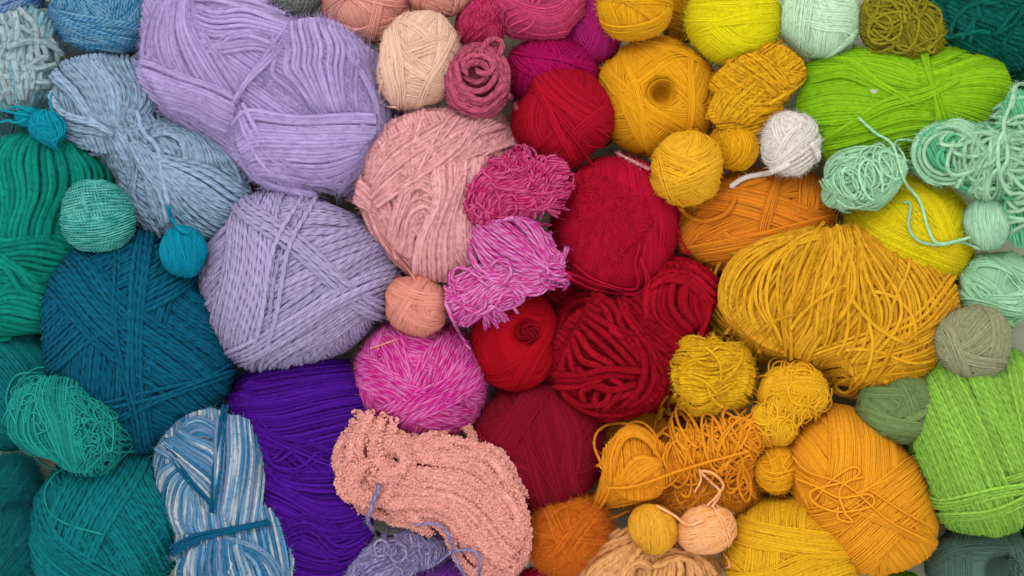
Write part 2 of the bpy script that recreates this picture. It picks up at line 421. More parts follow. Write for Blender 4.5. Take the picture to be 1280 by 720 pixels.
    def tangle(s, n, sr, X, Y, rx, ry, ang=0, size=(8, 22), length=(80, 220), part='strands', k=5, seed=None, drift=0.0, dirn=None, closed=0.0, press=0.7, lift=0.0):
        """loose curls wandering inside an ellipse"""
        sr = thin(sr); rng = s.rng; c0 = s.loc(np.array([X, Y], float)); c, q = math.cos(math.radians(-ang)), math.sin(math.radians(-ang))
        for i in range(n):
            L = rng.uniform(*length); st = 1.6 * sr + 1.4; M = int(np.clip(L / st, 10, 120))
            a = rng.uniform(0, TAU); rr = math.sqrt(rng.random()) * 0.9
            p = np.array([rr * rx * math.cos(a), rr * ry * math.sin(a)]); th = rng.uniform(0, TAU) if dirn is None else math.radians(-dirn) + rng.normal(0, 0.5) + (PI if rng.random() < .5 else 0)
            R0 = rng.uniform(*size); kap = (1 / R0) * rng.choice([-1, 1]); pts = []
            for m in range(M):
                pts.append(p.copy())
                kap += rng.normal(0, 0.10 / R0) ; kap = np.clip(kap, -1.6 / size[0], 1.6 / size[0])
                u = p / np.array([rx, ry]); ql = math.hypot(*u)
                if ql > 0.85:
                    inward = math.atan2(-p[1], -p[0]); dth = (inward - th + PI) % TAU - PI
                    th += np.clip(dth, -1, 1) * min(0.5, st / size[0]) 
                else: th += kap * st
                p = p + st * np.array([math.cos(th), math.sin(th)])
            pts = np.array(pts); xy = np.stack([c0[0] + pts[:, 0] * c - pts[:, 1] * q, c0[1] + pts[:, 0] * q + pts[:, 1] * c], -1)
            s.drape(gsm(xy[None], 1.2), sr, part, k, press, 0, 2.5, lift=lift)
        return s
    def loops(s, n, sr, pth, rad, asp=0.6, part='strands', k=5, jit=0.3, turn=0.0, lift=0.0, arcs=(0.75, 1.1), tuck=0):
        """oval loops strung along a path (picture coordinates)"""
        sr = thin(sr); rng = s.rng; C = catmull(s.loc(np.asarray(pth, float)), 60)
        T = np.gradient(C, axis=0); an = np.arctan2(T[:, 1], T[:, 0])
        for i in range(n):
            j = int(rng.uniform(0, 59.9)); r = rad * rng.uniform(0.7, 1.2); a0 = rng.uniform(0, TAU)
            M = int(np.clip(TAU * r / (1.5 * sr + 1.5), 14, 60)); t = a0 + TAU * np.linspace(0, rng.uniform(*arcs), M)
            b = an[j] + math.radians(90 + turn) + rng.normal(0, jit)
            x = r * np.cos(t) * (1 + 0.1 * np.sin(2 * t + a0)); y = r * asp * rng.uniform(.6, 1.3) * np.sin(t)
            ctr = C[j] + rng.normal(0, jit * rad * 0.5, 2)
            xy = np.stack([ctr[0] + x * math.cos(b) - y * math.sin(b), ctr[1] + x * math.sin(b) + y * math.cos(b)], -1)
            s.drape(xy[None], sr, part, k, 0.72, tuck, 2.2, lift=lift)
        return s
    # ---- single strands laid over whatever is there ------------------
    def fresh(s, part): return part + '#%d' % len(s.order)
    def tail(s, pts, sr, part='loose_end', lift=0.5, k=7, rise=None):
        part = s.fresh(part)
        p = catmull(np.asarray(pts, float)[:, :2], int(np.clip(len(pts) * 14, 20, 120)))
        x, y = p[:, 0] - 640, 360 - p[:, 1]
        z = g_at(x, y)
        for _ in range(2):
            f = (HC - z) / (HC - ZR); raw = wmax(g_at(x * f, y * f)[None], 1); z = gsm(np.maximum(gsm(wmax(raw, 2), 4.0), raw + .2 * sr), 1.0)[0] + sr * 0.8 + lift
        if rise is not None: z = z + np.interp(np.linspace(0, 1, len(z)), np.linspace(0, 1, len(rise)), rise)
        f = (HC - z) / (HC - ZR)
        P = np.stack([x * f - s.ox, y * f - s.oy, z], -1)[None]
        e = np.linspace(0, 1, P.shape[1]); M = P.shape[1]
        r = sr * np.clip(np.minimum(e, 1 - e) * M * 0.5 + 0.3, 0, 1)[None]
        tubes(s.buf(part), P, r, np.broadcast_to(np.array([0, 0, 1.0]), P.shape), k, s.rng)
        return s
    def stamp(s):
        for b in s.parts.values(): g_stamp(b, s.ox, s.oy)
        return s
    def build(s):
        loc = (s.ox * S, s.oy * S, 0.0)
        first = s.order[0]
        if s.fz[0]:
            cnt = {p: sum(len(k[0]) for k in b.keep) for p, b in s.parts.items()}; n0 = s.fz[0] * (3.4 if s.fz[0] < 10000 else 1.0) / max(cnt[first], 1)
            for p, b in s.parts.items(): fuzz(b, int(n0 * cnt[p] * (1 if p == first else .7)), s.fz[1] * 1.25, s.rng, thick=(s.fz[2] if len(s.fz) > 2 else 0.25), zmin=s.z * 0.6)
        if len(s.order) == 1:
            o = link_mesh(s.name, s.parts[first], s.mat, None, loc)
        else:
            o = bpy.data.objects.new(s.name, None); COL.objects.link(o); o.location = loc; o.empty_display_size = 0.01
            for p in s.order: link_mesh(p.split('#')[0], s.parts[p], s.mats.get(p.split('#')[0], s.mat), o)
        o['label'] = s.label; o['category'] = s.cat
        if s.group: o['group'] = s.group
        return o

PILE = []
def thing(*a, **k):
    if PILE: PILE[-1].stamp()
    y = Yarn(*a, **k); PILE.append(y); return y
BALLS, SKEINS, SMALL = 'balls of yarn in the pile', 'skeins and hanks in the pile', 'small balls tucked between big ones'
def ball(label, X, Y, rx, ry, mat, sr, rz=None, z=None, ang=0, cover=2.2, kw=(6, 13), seed=1, fz=(300, 4.0), lump=0.03, hole=None, pinch=None,
         sq=2.0, name='yarn_ball', cat='yarn ball', group=None, **w):
    m = min(rx, ry)
    rz = rz or m * 0.82; z = z or max(rz, 60 if m < 50 else rz)
    y = thing(name, label, cat, group or (BALLS if m > 50 else SMALL), X, Y, z, mat, seed, fz)
    y.shape(rx, ry, rz, ang, lump, hole, pinch, sq=sq).wind(sr, cover, kw, **w)
    return y
def skein(label, X, Y, z, mat, bodies, seed=1, fz=(400, 4.0), over=False, name='yarn_skein', cat='yarn skein', group=None, hull=True, shrink=0.87):
    y = thing(name, label, cat, group or SKEINS, X, Y, z, mat, seed, fz)
    for b in bodies: y.body(*b[:5], **(b[5] if len(b) > 5 else {}))
    y.mk_map(over)
    if hull: y.hulls(shrink=shrink)
    return y
def Y(name, *cols, **k): return yarn_mat(name, list(cols), **k)
# ================================================================ table
def table():
    me = bpy.data.meshes.new('table_surface'); w, h = 1.6, 1.2
    nb = 9; vs = []; fs = []
    for i in range(nb):          # painted boards with thin open joints
        y0 = -h + i * 2 * h / nb + 0.0012; y1 = -h + (i + 1) * 2 * h / nb - 0.0012
        b = len(vs)
        vs += [(-w, y0, 0), (w, y0, 0), (w, y1, 0), (-w, y1, 0), (-w, y0, -.02), (w, y0, -.02), (w, y1, -.02), (-w, y1, -.02)]
        fs += [(b, b + 1, b + 2, b + 3), (b, b + 4, b + 5, b + 1), (b + 2, b + 6, b + 7, b + 3), (b + 1, b + 5, b + 6, b + 2), (b, b + 3, b + 7, b + 4), (b + 4, b + 7, b + 6, b + 5)]
    b = len(vs); vs += [(-w, -h, -.004), (w, -h, -.004), (w, h, -.004), (-w, h, -.004)]; fs.append((b, b + 1, b + 2, b + 3))
    me.from_pydata(vs, [], fs); me.update()
    m = bpy.data.materials.new('pale_painted_wood'); m.use_nodes = True; nt = m.node_tree; b = nt.nodes['Principled BSDF']
    tc = nt.nodes.new('ShaderNodeTexCoord'); mp = nt.nodes.new('ShaderNodeMapping'); mp.inputs['Scale'].default_value = (4, 60, 4)
    nz = nt.nodes.new('ShaderNodeTexNoise'); nz.inputs['Scale'].default_value = 3; nz.inputs['Detail'].default_value = 6
    rp = nt.nodes.new('ShaderNodeValToRGB'); rp.color_ramp.elements[0].color = (*lin((135, 140, 118)), 1); rp.color_ramp.elements[1].color = (*lin((185, 188, 165)), 1)
    nt.links.new(tc.outputs['Object'], mp.inputs[0]); nt.links.new(mp.outputs[0], nz.inputs['Vector']); nt.links.new(nz.outputs[0], rp.inputs[0]); nt.links.new(rp.outputs[0], b.inputs['Base Color'])
    b.inputs['Roughness'].default_value = 0.6
    me.materials.append(m); o = bpy.data.objects.new('table_surface', me); COL.objects.link(o)
    o['kind'] = 'structure'; o['label'] = 'pale greenish painted boards under the pile of yarn'; o['category'] = 'table'
table()

# ================================================================ blues, teals and greens on the left
m = Y('blue_corner_yarn', (45, 105, 165), (140, 165, 195), mode='marl', size=5)
y = ball('blue and pale grey ball cut off by the top left corner', 12, -14, 48, 38, m, 2.4, z=70, seed=3, main=(10, 20, .7))

m = Y('ice_blue_tape', (176, 200, 206), size=9, twist=0.25, plies=3, bump=.7, var=.14)
y = skein('pale ice blue skein of thick soft cord by the left edge', 32, 75, 40, m, [(30, 72, 56, 70, 55)], seed=5, fz=(900, 4))
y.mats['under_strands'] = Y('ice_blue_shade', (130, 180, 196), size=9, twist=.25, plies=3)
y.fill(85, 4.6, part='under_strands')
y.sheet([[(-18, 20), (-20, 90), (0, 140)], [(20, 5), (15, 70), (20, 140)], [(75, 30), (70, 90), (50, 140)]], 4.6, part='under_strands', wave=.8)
y.sheet([[(-10, 60), (-5, 90), (5, 125)], [(12, 40), (18, 80), (16, 132)], [(33, 18), (33, 70), (28, 132)], [(60, 30), (62, 70), (50, 125)]], 4.8, wave=.6, dens=.9)
y.sheet([[(2, 25), (6, 50), (-8, 82)], [(30, 12), (34, 48), (24, 92)], [(44, 14), (46, 46), (38, 90)]], 4.8, dens=.8)
y.sheet([[(42, 16), (64, 44), (80, 84)], [(36, 14), (54, 50), (66, 92)]], 4.8, n=2)
y.sheet([[(5, 106), (40, 104), (82, 104)], [(5, 116), (42, 113), (80, 116)]], 4.6, n=2)
y.sheet([[(76, 82), (62, 90), (44, 104), (36, 128)], [(54, 62), (42, 82), (28, 100), (8, 130)]], 4.8, n=3)
y.tangle(3, 4.6, 40, 70, 34, 48, size=(30, 60), length=(60, 100), dirn=80)

m = Y('blue_tweed', (28, 105, 155), (118, 168, 195), mode='marl', size=4, sheen=.5)
y = ball('blue ball flecked with pale blue at the top edge beside the lilac mohair', 132, 2, 70, 70, m, 2.0, rz=62, z=70, seed=2, kw=(8, 16), fz=(1500, 5), cover=2.4)
y.across(75, .2, 12, 2.0); y.across(12, .62, 12, 2.0, part='outer_turns'); y.across(20, .5, 6, 2.0, tilt=.1, part='outer_turns')

m = Y('light_blue_wool', (156, 184, 212), size=7, twist=.42, plies=3, bump=1.0)
y = skein('light blue twisted wool skein tied round its waist', 190, 190, 60, m, [(135, 132, 72, 66, 62, dict(ang=30)), (232, 232, 88, 76, 66, dict(ang=25)), (180, 180, 70, 45, 55, dict(ang=40))], seed=4, fz=(1500, 4))
y.fill([75, 35, 60], 3.4)
y.sheet([[(66, 148), (64, 112), (82, 84), (110, 72)], [(72, 166), (60, 120), (95, 78), (165, 72)], [(84, 160), (74, 120), (105, 84), (190, 84)]], 3.3, n=9)
y.sheet([[(148, 172), (110, 140), (82, 112), (70, 96)], [(156, 168), (128, 128), (108, 96), (92, 76)], [(162, 164), (152, 120), (140, 90), (130, 72)], [(168, 160), (178, 120), (175, 92), (165, 72)], [(176, 158), (200, 130), (202, 110), (190, 84)]], 3.3, dens=1.05, tuck=10)
y.sheet([[(150, 170), (115, 152), (84, 138), (66, 118)], [(146, 178), (112, 165), (82, 152), (64, 130)], [(140, 186), (112, 182), (90, 174), (70, 150)], [(136, 200), (118, 204), (96, 196), (80, 180)]], 3.3, tuck=9)
y.sheet([[(170, 176), (205, 152), (250, 156), (286, 186), (306, 216)], [(172, 178), (212, 160), (246, 170), (262, 200), (256, 212)], [(176, 184), (212, 172), (236, 184), (244, 206), (240, 214)]], 3.3, n=16, tuck=8)
y.sheet([[(262, 160), (292, 184), (310, 214), (318, 250)], [(250, 162), (280, 186), (298, 216), (304, 250)]], 3.3, n=7)
y.sheet([[(182, 186), (230, 204), (280, 218), (318, 240)], [(186, 196), (222, 224), (270, 250), (306, 268)], [(190, 206), (214, 244), (246, 280), (276, 298)], [(182, 206), (196, 250), (210, 285), (226, 310)]], 3.3, dens=1.05, tuck=8)
y.sheet([[(176, 180), (200, 200), (225, 230), (240, 262)], [(170, 184), (186, 212), (202, 250), (214, 284)]], 3.3, n=7)
y.sheet([[(150, 190), (138, 206), (140, 232), (154, 262)], [(160, 190), (158, 216), (164, 250), (176, 292)], [(172, 186), (176, 214), (184, 256), (200, 300)]], 3.0, n=12, wave=1.6)
y.sheet([[(128, 212), (136, 186), (158, 162), (192, 152)], [(142, 216), (148, 192), (166, 172), (200, 162)]], 3.0, n=7, part='tie_band', lift=2, wave=.3, jit=.2, tuck=14)
y.line([(184, 190), (178, 150), (186, 138), (206, 143), (214, 152)], 2.7); y.line([(180, 140), (188, 168), (206, 188), (212, 220), (222, 262)], 3.4)
y.line([(198, 96), (206, 122), (210, 146)], 2.7); y.line([(222, 128), (212, 142), (208, 152)], 2.7)

m = Y('teal_green_wool', (8, 140, 122), size=9, twist=.2, plies=2, bump=.5, var=.2)
y = skein('thick teal green twisted hank along the left edge', 40, 300, 60, m, [(40, 235, 98, 72, 62), (5, 300, 100, 70, 60), (-5, 365, 84, 70, 58)], seed=6, fz=(2500, 5))
y.fill([95, 5, 0], 4.1)
y.sheet([[(20, 170), (-10, 200), (-12, 250), (-5, 300)], [(48, 168), (22, 205), (18, 250), (30, 302)], [(72, 168), (58, 205), (58, 250), (64, 304)], [(96, 178), (100, 215), (96, 255), (98, 306)], [(122, 190), (140, 215), (136, 250), (118, 300)]], 4.2, wave=1.0)
y.sheet([[(-10, 300), (30, 298), (70, 300), (112, 304)], [(-8, 312), (30, 322), (66, 318), (108, 312)], [(-8, 326), (20, 345), (52, 345), (90, 328)], [(-8, 350), (10, 356), (40, 358), (70, 348)]], 4.2)
y.sheet([[(-8, 304), (20, 316), (40, 340), (60, 356)], [(-8, 318), (10, 330), (28, 350), (46, 366)]], 4.3, n=5)
y.sheet([[(-8, 372), (20, 358), (44, 360), (70, 364)], [(-8, 392), (16, 384), (40, 384), (66, 390)], [(-8, 412), (16, 412), (40, 412), (62, 412)]], 4.2, n=9)

m = Y('grey_teal_wool', (62, 96, 100), size=4)
y = ball('grey teal ball peeping out at the left edge under the turquoise bundle', 2, 178, 36, 56, m, 1.6, z=42, seed=31)
m = Y('teal_wool_shade', (14, 118, 125), size=6, twist=.4)
y = ball('teal wool ball half hidden behind the stringy teal tangle at the left edge', 10, 484, 70, 84, m, 2.7, z=46, rz=46, seed=8, main=(35, 20, .7), fz=(600, 5))

m = Y('deep_teal_wool', (8, 98, 128), size=7, twist=.42, plies=3, bump=1.0)
y = ball('largest dark petrol blue ball of twisted wool', 172, 432, 113, 128, m, 3.2, rz=78, z=76, ang=-12, seed=3, kw=(14, 24), cover=1.5, lump=.02, fz=(3200, 5), wob=.02)
y.across(100, .42, 18, 3.2); y.across(88, .2, 14, 3.2, tilt=.5); y.across(40, -.62, 14, 3.2, tilt=.1); y.across(35, -.3, 22, 3.2, tilt=-.1)
y.across(100, .3, 26, 3.2, tilt=.1); y.across(150, .55, 14, 3.2); y.across(38, -.12, 10, 3.2); y.across(90, -.1, 4, 3.2)
y.across(-16, .42, 2, 3.0, part='outer_turns', gap=2.6, tilt=.05); y.across(-20, .55, 2, 3.0, part='outer_turns'); y.across(84, .05, 2, 3.0, part='outer_turns')

m = Y('turquoise_thread', (10, 150, 172), size=4, twist=.3)
y = skein('tiny turquoise bundle with loose tails beside the pale ice blue cord', 50, 155, 118, m, [(58, 158, 25, 21, 20, dict(ang=30)), (34, 146, 18, 15, 16)], seed=7, fz=(300, 4))
y.shape(25, 21, 21, ang=30, off=(8, 3, 0)); y.wind(1.5, 1.8, (4, 8), part='strands', main=(40, 25, .7)); y.shape(16, 12, 14, ang=15, off=(-15, -8, 2)); y.wind(1.5, 1.6, (4, 8), part='strands', main=(15, 25, .7))
for q in ([(40, 146), (20, 142), (-4, 136)], [(38, 150), (22, 154), (10, 150), (-4, 152)], [(42, 142), (24, 134), (8, 136)], [(66, 140), (60, 126), (62, 114)], [(70, 184), (72, 192)]): y.line(q, 1.9)
y.sheet([[(40, 146), (46, 168), (66, 186), (72, 190)], [(70, 140), (80, 150), (80, 168), (66, 176)]], 2.0, n=8)

m = Y('seafoam_cotton', (18, 138, 132), (108, 196, 184), mode='marl', size=3, sheen=.3, bump=.3)
y = ball('small seafoam cotton ball flecked white on the teal hank', 121, 269, 44, 43, m, 1.25, z=126, rz=38, seed=5, kw=(8, 14), cover=1.6, k=4, fz=(300, 3))
y.across(80, -.3, 20, 1.3, gap=2.6, tilt=.2); y.across(75, .1, 18, 1.3, gap=2.6); y.across(70, .5, 16, 1.3, gap=2.5, tilt=-.1); y.across(-8, .15, 26, 1.1, gap=3.4); y.across(-8, .45, 12, 1.1, gap=2.6, tilt=.2)

m = Y('bright_teal_thread', (8, 140, 170), size=3, twist=.3)
y = ball('tiny bright cyan blue ball resting on the petrol blue ball', 229, 314, 31, 31, m, 1.6, z=140, rz=28, seed=9, kw=(5, 9), cover=1.8, main=(80, 25, .7), fz=(200, 3))
cyan_ball = y

m = Y('stringy_teal_cotton', (30, 152, 145), size=2.4, twist=.2, bump=.2, var=.25)
y = skein('stringy teal cotton tangle with a soft hollow end', 80, 532, 138, m, [(70, 525, 66, 50, 44, dict(ang=20)), (105, 545, 46, 50, 40, dict(ang=60))], seed=10, fz=(300, 4))
y.fill([80, 80], 1.15); y.tangle(22, 1.15, 75, 530, 66, 52, ang=25, size=(24, 60), length=(70, 160), dirn=75)
y.sheet([[(30, 478), (24, 510), (22, 540), (40, 565)], [(60, 470), (60, 510), (70, 550), (90, 585)], [(95, 475), (92, 510), (100, 550), (112, 590)], [(120, 480), (112, 520), (120, 560), (130, 580)]], 1.15, dens=.55, wave=3, jit=1.5, each=True)
y.tangle(14, 1.15, 55, 505, 44, 30, ang=0, size=(6, 14), length=(30, 60))
y.sheet([[(60, 474), (56, 500), (64, 530), (80, 570)], [(84, 472), (82, 500), (92, 530), (108, 575)], [(104, 478), (104, 505), (110, 540), (120, 575)]], 1.15, wave=2)
y.loops(46, 1.15, [(112, 500), (138, 535), (140, 560), (118, 585)], 26, asp=.35, jit=.25, turn=90)
y.tangle(18, 1.15, 118, 540, 22, 30, ang=0, size=(6, 14), length=(30, 70))
teal_tangle = y

m = Y('deep_teal_mohair', (12, 118, 126), size=5, twist=.3, sheen=.8)
y = ball('fuzzy dark teal mohair ball in the bottom left corner', 18, 682, 52, 58, m, 2.2, z=58, rz=50, seed=11, kw=(5, 10), fz=(7000, 9, .16))
y = ball('smaller fuzzy dark teal mohair ball above the bottom left corner', 10, 608, 42, 38, m, 2.2, z=56, rz=40, seed=12, kw=(5, 10), fz=(4500, 8, .16))
m = Y('teal_wool', (12, 126, 134), size=7, twist=.42, plies=3, bump=1.0)
y = ball('teal wool ball under the stringy tangle at bottom left', 135, 655, 96, 96, m, 3.2, rz=72, z=66, seed=13, kw=(10, 16), cover=1.9, fz=(1600, 5))
y.across(125, -.1, 20, 3.2); y.across(100, .5, 14, 3.2, tilt=.1); y.across(62, -.4, 22, 3.2); y.across(115, .25, 12, 3.2); y.across(40, .55, 14, 3.2, tilt=.2)
teal_ball = y

m = Y('variegated_blue', (92, 146, 190), (216, 216, 208), (34, 108, 146), (120, 136, 172), (60, 128, 172), (196, 202, 204), (96, 150, 190), (140, 150, 172), (30, 105, 145), mode='long', size=6, twist=.4, bump=.4)
y = skein('white and blue striped variegated skein tied with petrol blue yarn', 280, 620, 92, m, [(264, 580, 70, 76, 58, dict(ang=10)), (296, 690, 80, 92, 60, dict(ang=-30))], seed=14, fz=(1300, 4))
y.mats['tie_band'] = Y('petrol_blue_tie', (12, 92, 128), size=6, twist=.42)
y.fill([80, 80], 2.8)
y.sheet([[(206, 660), (196, 610), (196, 565), (222, 525), (262, 508)], [(222, 672), (204, 620), (208, 575), (236, 530), (285, 512)]], 2.8, n=7)
y.sheet([[(225, 535), (250, 520), (278, 530), (284, 545)], [(235, 560), (255, 540), (275, 545), (280, 560)]], 2.8, n=9)
y.sheet([[(198, 560), (224, 575), (256, 600), (276, 628)], [(222, 545), (248, 560), (270, 585), (280, 610)], [(232, 535), (258, 545), (276, 560), (282, 585)]], 2.8, n=14)
y.sheet([[(204, 660), (200, 620), (204, 585), (222, 570)], [(226, 668), (216, 630), (222, 600), (240, 588)], [(248, 664), (236, 640), (240, 615), (250, 606)], [(268, 662), (258, 650), (254, 635), (252, 620)]], 2.8, n=15)
y.sheet([[(280, 520), (276, 560), (274, 600), (276, 636)], [(296, 518), (296, 560), (290, 610), (288, 650)], [(310, 524), (318, 570), (314, 620), (306, 662)], [(322, 530), (334, 575), (334, 620), (326, 660)]], 2.9, n=16, wave=.6)
y.sheet([[(288, 668), (330, 676), (352, 705), (360, 740)], [(296, 672), (316, 690), (330, 715), (334, 745)]], 2.9, n=8)
y.sheet([[(232, 690), (222, 710), (226, 740)], [(262, 672), (254, 705), (254, 745)], [(292, 668), (288, 705), (288, 745)], [(312, 672), (322, 705), (326, 745)]], 2.9, n=17, wave=.6)
y.sheet([[(250, 680), (240, 700), (246, 735)], [(312, 690), (306, 715), (306, 745)]], 2.9, n=5)
y.sheet([[(218, 682), (250, 664), (290, 654), (338, 646)], [(222, 688), (254, 670), (294, 660), (342, 650)]], 2.9, n=3, part='tie_band', lift=2, wave=.3, jit=.1)
y.sheet([[(283, 505), (282, 540), (276, 590), (270, 640)], [(288, 506), (286, 540), (281, 590), (275, 640)]], 2.6, n=2, part='tie_band', lift=1, wave=.3)
y.sheet([[(210, 548), (236, 588), (262, 618), (276, 634)], [(214, 544), (240, 584), (266, 612), (280, 630)]], 2.6, n=2, part='tie_band', lift=1, wave=.3)

m = Y('royal_purple_acrylic', (80, 16, 150), size=5, twist=.35, var=.24)
y = skein('royal purple hank of straight strands', 380, 590, 62, m, [(378, 520, 92, 82, 62), (395, 640, 82, 110, 62, dict(pw=2.6))], seed=15, fz=(1600, 5))
y.fill([5, 5], 2.7)
y.sheet([[(300, 560), (370, 600), (425, 600), (468, 590)], [(330, 600), (380, 625), (425, 630), (468, 612)], [(338, 640), (385, 655), (425, 652), (468, 640)], [(346, 690), (390, 690), (430, 690), (468, 680)], [(352, 735), (390, 730), (430, 730), (468, 725)]], 2.7, wave=1.1, jit=.7)
y.sheet([[(298, 520), (340, 570), (385, 585), (464, 580)], [(310, 560), (350, 600), (400, 610), (468, 600)]], 2.7, wave=.9, jit=.5)
y.sheet([[(288, 480), (320, 458), (370, 448), (436, 452)], [(286, 492), (326, 480), (385, 474), (446, 476)], [(296, 512), (340, 502), (400, 498), (462, 500)], [(304, 530), (350, 545), (410, 540), (464, 520)], [(310, 545), (350, 575), (400, 572), (466, 550)]], 2.7, wave=1.2)
y.sheet([[(330, 500), (360, 540), (420, 560), (462, 555)], [(345, 570), (390, 600), (430, 590), (466, 570)]], 2.4, n=7, wave=2.5, jit=1.5)
y.sheet([[(340, 660), (380, 640), (430, 660), (466, 650)], [(350, 700), (390, 670), (430, 690), (466, 665)]], 2.4, n=7, wave=2.5, jit=1.5)
y.sheet([[(320, 540), (332, 566), (348, 572), (362, 556)], [(330, 550), (346, 580), (380, 582), (410, 560)]], 2.6, n=5, wave=1)
def ring(cx, cy, rx, ry, a0, a1, n=14, ang=0):
    t = np.radians(np.linspace(a0, a1, n)); c, s_ = math.cos(math.radians(ang)), math.sin(math.radians(ang))
    return [(cx + rx * math.cos(q) * c - ry * math.sin(q) * s_, cy + rx * math.cos(q) * s_ + ry * math.sin(q) * c) for q in t]
# ================================================================ lilacs, pinks and reds in the middle
m = Y('lilac_wool', (184, 172, 214), size=7, twist=.42, plies=3, bump=1.0)
y = ball('large lilac ball of smooth wool above the purple hank', 368, 350, 117, 107, m, 3.2, rz=82, z=80, ang=12, seed=4, kw=(14, 24), cover=1.5, lump=.02, fz=(2200, 5), wob=.02)
y.across(105, .55, 20, 3.2, tilt=.1); y.across(100, .22, 16, 3.2); y.across(35, -.55, 16, 3.2); y.across(160, .1, 14, 3.2, tilt=.4); y.across(150, -.45, 16, 3.2, tilt=.1)
y.across(-28, .25, 16, 3.2); y.across(-35, .5, 12, 3.2); y.across(100, .45, 10, 3.2); y.across(40, -.3, 5, 3.2, part='outer_turns'); y.across(106, .1, 3, 3.2, part='outer_turns', gap=2.1)
y.across(-30, .42, 5, 3.2, part='outer_turns')

m = Y('lilac_mohair', (192, 174, 222), size=6, twist=.35, sheen=.9, bump=.2, var=.1)
y = skein('big fluffy lilac mohair skein with strands folded across each other', 335, 120, 60, m, [(333, 118, 164, 110, 62, dict(ang=27, pw=2.4)), (238, 62, 100, 54, 64, dict(ang=58, z=66)), (246, 122, 82, 42, 60, dict(ang=28, z=74)), (405, 92, 78, 70, 66, dict(ang=20, z=68)), (388, 190, 104, 52, 62, dict(ang=4, z=72)), (345, 205, 86, 30, 54, dict(ang=52, z=76)), (462, 150, 32, 96, 58, dict(z=60)), (300, 26, 76, 36, 56, dict(ang=12, z=66))], seed=5, fz=(30000, 8, .19))
sr = 3.2
y.fill([35, 58, 28, 70, 4, 52, 90, 12], sr)
y.sheet([[(240, 5), (275, 20), (315, 12), (350, 25), (390, 45)], [(240, 30), (280, 50), (320, 40), (380, 60)], [(250, 70), (290, 70), (330, 70), (360, 80)]], sr, dens=.9)
y.sheet([[(400, 30), (440, 70), (470, 130), (480, 200)], [(430, 40), (462, 90), (482, 150), (488, 180)]], sr, n=7)
y.sheet([[(205, -4), (190, 40), (186, 80), (205, 105)], [(215, -4), (212, 50), (245, 100), (290, 140)], [(240, -4), (240, 40), (275, 95), (305, 130)], [(250, 0), (258, 40), (285, 85), (312, 122)]], sr, tuck=3)
y.sheet([[(184, 78), (212, 84), (255, 108), (300, 128)], [(186, 92), (218, 104), (255, 124), (300, 142)], [(205, 116), (232, 126), (262, 140), (298, 156)], [(222, 138), (245, 150), (270, 160), (300, 168)]], sr, n=12, lift=5)
y.sheet([[(244, 8), (276, 6), (312, 14), (344, 28)], [(252, 2), (282, 0), (316, 6), (350, 20)]], sr, n=4)
y.sheet([[(276, 62), (294, 46), (325, 44), (352, 52)], [(276, 70), (298, 56), (325, 54), (352, 60)]], sr, n=4)
y.sheet([[(348, 40), (352, 75), (345, 100), (372, 122), (392, 138)], [(366, 34), (372, 75), (390, 105), (412, 140)], [(394, 32), (408, 70), (426, 108), (432, 145)], [(424, 40), (442, 70), (450, 108), (450, 150)], [(452, 56), (460, 80), (460, 115), (460, 155)]], sr, n=14)
y.sheet([[(296, 160), (320, 140), (390, 152), (474, 148)], [(298, 172), (334, 170), (396, 176), (474, 168)], [(310, 196), (350, 205), (400, 204), (456, 186)], [(330, 222), (370, 232), (410, 232), (450, 214)]], sr, n=16, lift=5)
y.sheet([[(300, 138), (318, 180), (352, 222), (420, 246)], [(312, 134), (332, 176), (368, 214), (436, 234)]], sr, n=4)
y.sheet([[(296, 150), (300, 190), (325, 232), (390, 250)], [(304, 150), (312, 190), (340, 228), (400, 246)]], sr, n=4)
y.sheet([[(462, 150), (468, 180), (462, 220), (436, 250)], [(452, 150), (458, 180), (450, 215), (428, 244)]], sr, n=4)
y.sheet([[(378, 36), (348, 78), (318, 112), (294, 152)], [(362, 40), (338, 76), (308, 112), (290, 146)]], 3.0, n=5, part='crossing_strands', lift=2)

m = Y('lilac_mohair_back', (170, 150, 204), size=6, sheen=.9)
y = ball('fluffy lilac mohair lump behind the big lilac skein and under the pink ball', 470, 170, 40, 66, m, 2.8, z=44, rz=44, seed=6, fz=(5000, 9, .15), kw=(4, 8))

m = Y('grey_tweed', (150, 150, 140), (96, 112, 108), mode='marl', size=4)
y = ball('grey tweed ball cut off by the top edge above the lilac skein', 366, -22, 46, 46, m, 1.8, z=60, seed=3, fz=(500, 4))
m = Y('salmon_cotton', (236, 164, 150), size=3.4, twist=.3, sheen=.5)
y = ball('salmon pink cotton ball at the top edge left of the cream ball', 458, 2, 58, 55, m, 1.6, z=62, rz=52, seed=5, fz=(900, 4), kw=(4, 10))
y = ball('peach pink cotton ball at the top edge above the cream ball', 548, -14, 46, 36, m, 1.6, z=76, rz=36, seed=7, fz=(500, 4), kw=(3, 7))

